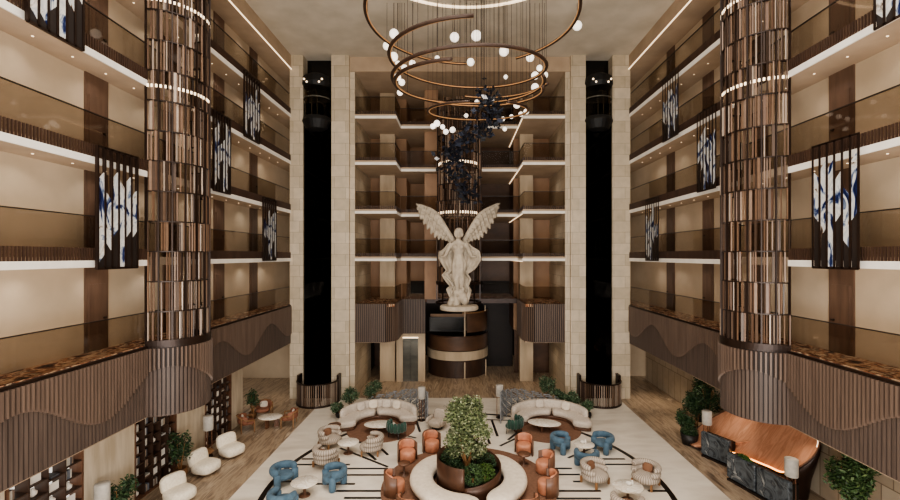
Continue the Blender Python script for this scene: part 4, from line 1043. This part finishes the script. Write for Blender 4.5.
# smooth closed curve
def catmull(pts,n=5):
    out=[];m=len(pts)
    for i in range(m):
        p0,p1,p2,p3=[Vector(pts[(i+k-1)%m]) for k in range(4)]
        for j in range(n):
            t_=j/n; out.append(.5*((2*p1)+(-p0+p2)*t_+(2*p0-5*p1+4*p2-p3)*t_*t_+(-p0+3*p1-3*p2+p3)*t_**3))
    return out
rs=catmull(rw); cen=sum(rs,Vector())/len(rs)
t=thing('reception_shell','sweeping orange timber shell with dark curved outside behind the desks','reception',(cen.x,cen.y,0))
a=MB(); N=len(rs); vs=[]; K=8
for j in range(K+1):
    q=j/K
    for p in rs:
        v=cen+(p-cen)*q; vs.append((v.x-cen.x,v.y-cen.y,v.z-.12*(1-q*q)))
a.add(vs,[(j*N+i,j*N+(i+1)%N,(j+1)*N+(i+1)%N,(j+1)*N+i) for j in range(K) for i in range(N)])
o=a.build('timber_bowl','reception_wood',t,True); 
a=MB(); vs=[]
for q,zz in ((1.012,1),(1.03,.97),(.98,.7),(.9,.35),(.86,0)):
    for p in rs: v=cen+(p-cen)*q; vs.append((v.x-cen.x,v.y-cen.y,max(0,p.z*zz)))
a.add(vs,[(j*N+i,j*N+(i+1)%N,(j+1)*N+(i+1)%N,(j+1)*N+i) for j in range(4) for i in range(N)]); a.build('outer_shell','bronze_dark',t,True)
a=MB(); pts=[(p.x-cen.x,p.y-cen.y,p.z+.01) for p in rs]; a.tube(pts,.03,6,True); a.build('rim','walnut',t,True)
seg=[p for p in pts[13*5:17*5+1]]; MB().tube([(x-.03,y-.03,z+.04) for x,y,z in seg],.03,6).build('light_strip','led_warm',t,True)
seg=[p for p in pts[7*5:11*5]]; MB().tube([(x*.98,y*.98,z+.03) for x,y,z in seg],.015,6).build('rim_light','led',t,True)

# ------------------------------------------------------------------ lights
def area(name,loc,sx,sy,power,col=(1,.86,.7),rot=(0,0,0),spread=None):
    l=bpy.data.lights.new(name,'AREA'); l.shape='RECTANGLE'; l.size=sx; l.size_y=sy; l.energy=power; l.color=col
    if spread: l.spread=spread
    o=bpy.data.objects.new(name,l); C.objects.link(o); o.location=loc; o.rotation_euler=rot; return o
area('overhead_fill',(0,8,21.4),16,12,2200,(1,.96,.92))  # broad fill added above the view for soft overhead light
area('front_fill',(0,-3.5,10),18,14,1500,(1,.95,.9),(R(90),0,0))  # added fill behind the camera, shining forward into the atrium
area('upward_fill',(0,-2,5),16,6,3600,(1,.96,.92),(R(126),0,0))  # added fill behind the camera, tilted up to brighten the ceiling
def spot(loc,power,ang=110,col=(1,.94,.86),blend=1):
    l=bpy.data.lights.new('downlight_or_fill','SPOT'); l.energy=power; l.spot_size=R(ang); l.spot_blend=blend; l.color=col; l.shadow_soft_size=.06
    o=bpy.data.objects.new('downlight_or_fill',l); C.objects.link(o); o.location=loc; return o
for s in (-1,1):
    for z in LV+[20.72]:
        for k in range(8): spot((s*11.25,9.2+k*2.4,z-.05),25,140)
    for k in range(5): spot((s*12.2,12+k*3.8,3.35),110,75,(1,.84,.66))
for s in (-1,1):
    for z in LV+[20.72]: spot((s*5.6,30,z-.05),40,140)
for z in LV+[20.72]: spot((-3,33,z-.05),30,140); spot((2.8,33,z-.05),12,140)
for x in (-9,-5.5,-2.5,0,2.5,5.5,9): spot((x,30.5,3.3),60,130,(1,.84,.66))
spot((-10,28.5,3.3),160,80,(1,.84,.66)); spot((11.8,27,3.3),160,80,(1,.84,.66)); spot((12,23.5,3.3),90,80,(1,.84,.66))
sp_=spot((-5.5,18.5,17),900,34,(1,.9,.78),.6); d=Vector((-.1,26,9))-Vector((-5.5,18.5,17)); sp_.rotation_euler=d.to_track_quat('-Z','Y').to_euler()  # spot added in mid-air to bring out the statue's form
for x,y in ((-5,21),(5,21),(0,17),(-6,17),(6,17)): spot((x,y,21.3),1500,45,(1,.9,.78),.8)

wd=bpy.data.worlds.new('world'); bpy.context.scene.world=wd; wd.use_nodes=True
bg=wd.node_tree.nodes['Background']; bg.inputs[0].default_value=(1,.93,.85,1); bg.inputs[1].default_value=.55

cam=bpy.data.cameras.new('camera'); co=bpy.data.objects.new('camera',cam); C.objects.link(co)
co.location=(0,0,H); co.rotation_euler=(R(90),0,0); cam.sensor_width=36; cam.lens=F/900*36; cam.shift_x=-10/900; cam.shift_y=6/900; cam.clip_end=200
sc=bpy.context.scene; sc.camera=co
sc.view_settings.view_transform='AgX'; sc.view_settings.look='AgX - Medium High Contrast'; sc.view_settings.exposure=.0
sc.cycles.use_denoising=True; sc.cycles.max_bounces=8; sc.cycles.transparent_max_bounces=16; sc.cycles.sample_clamp_indirect=4
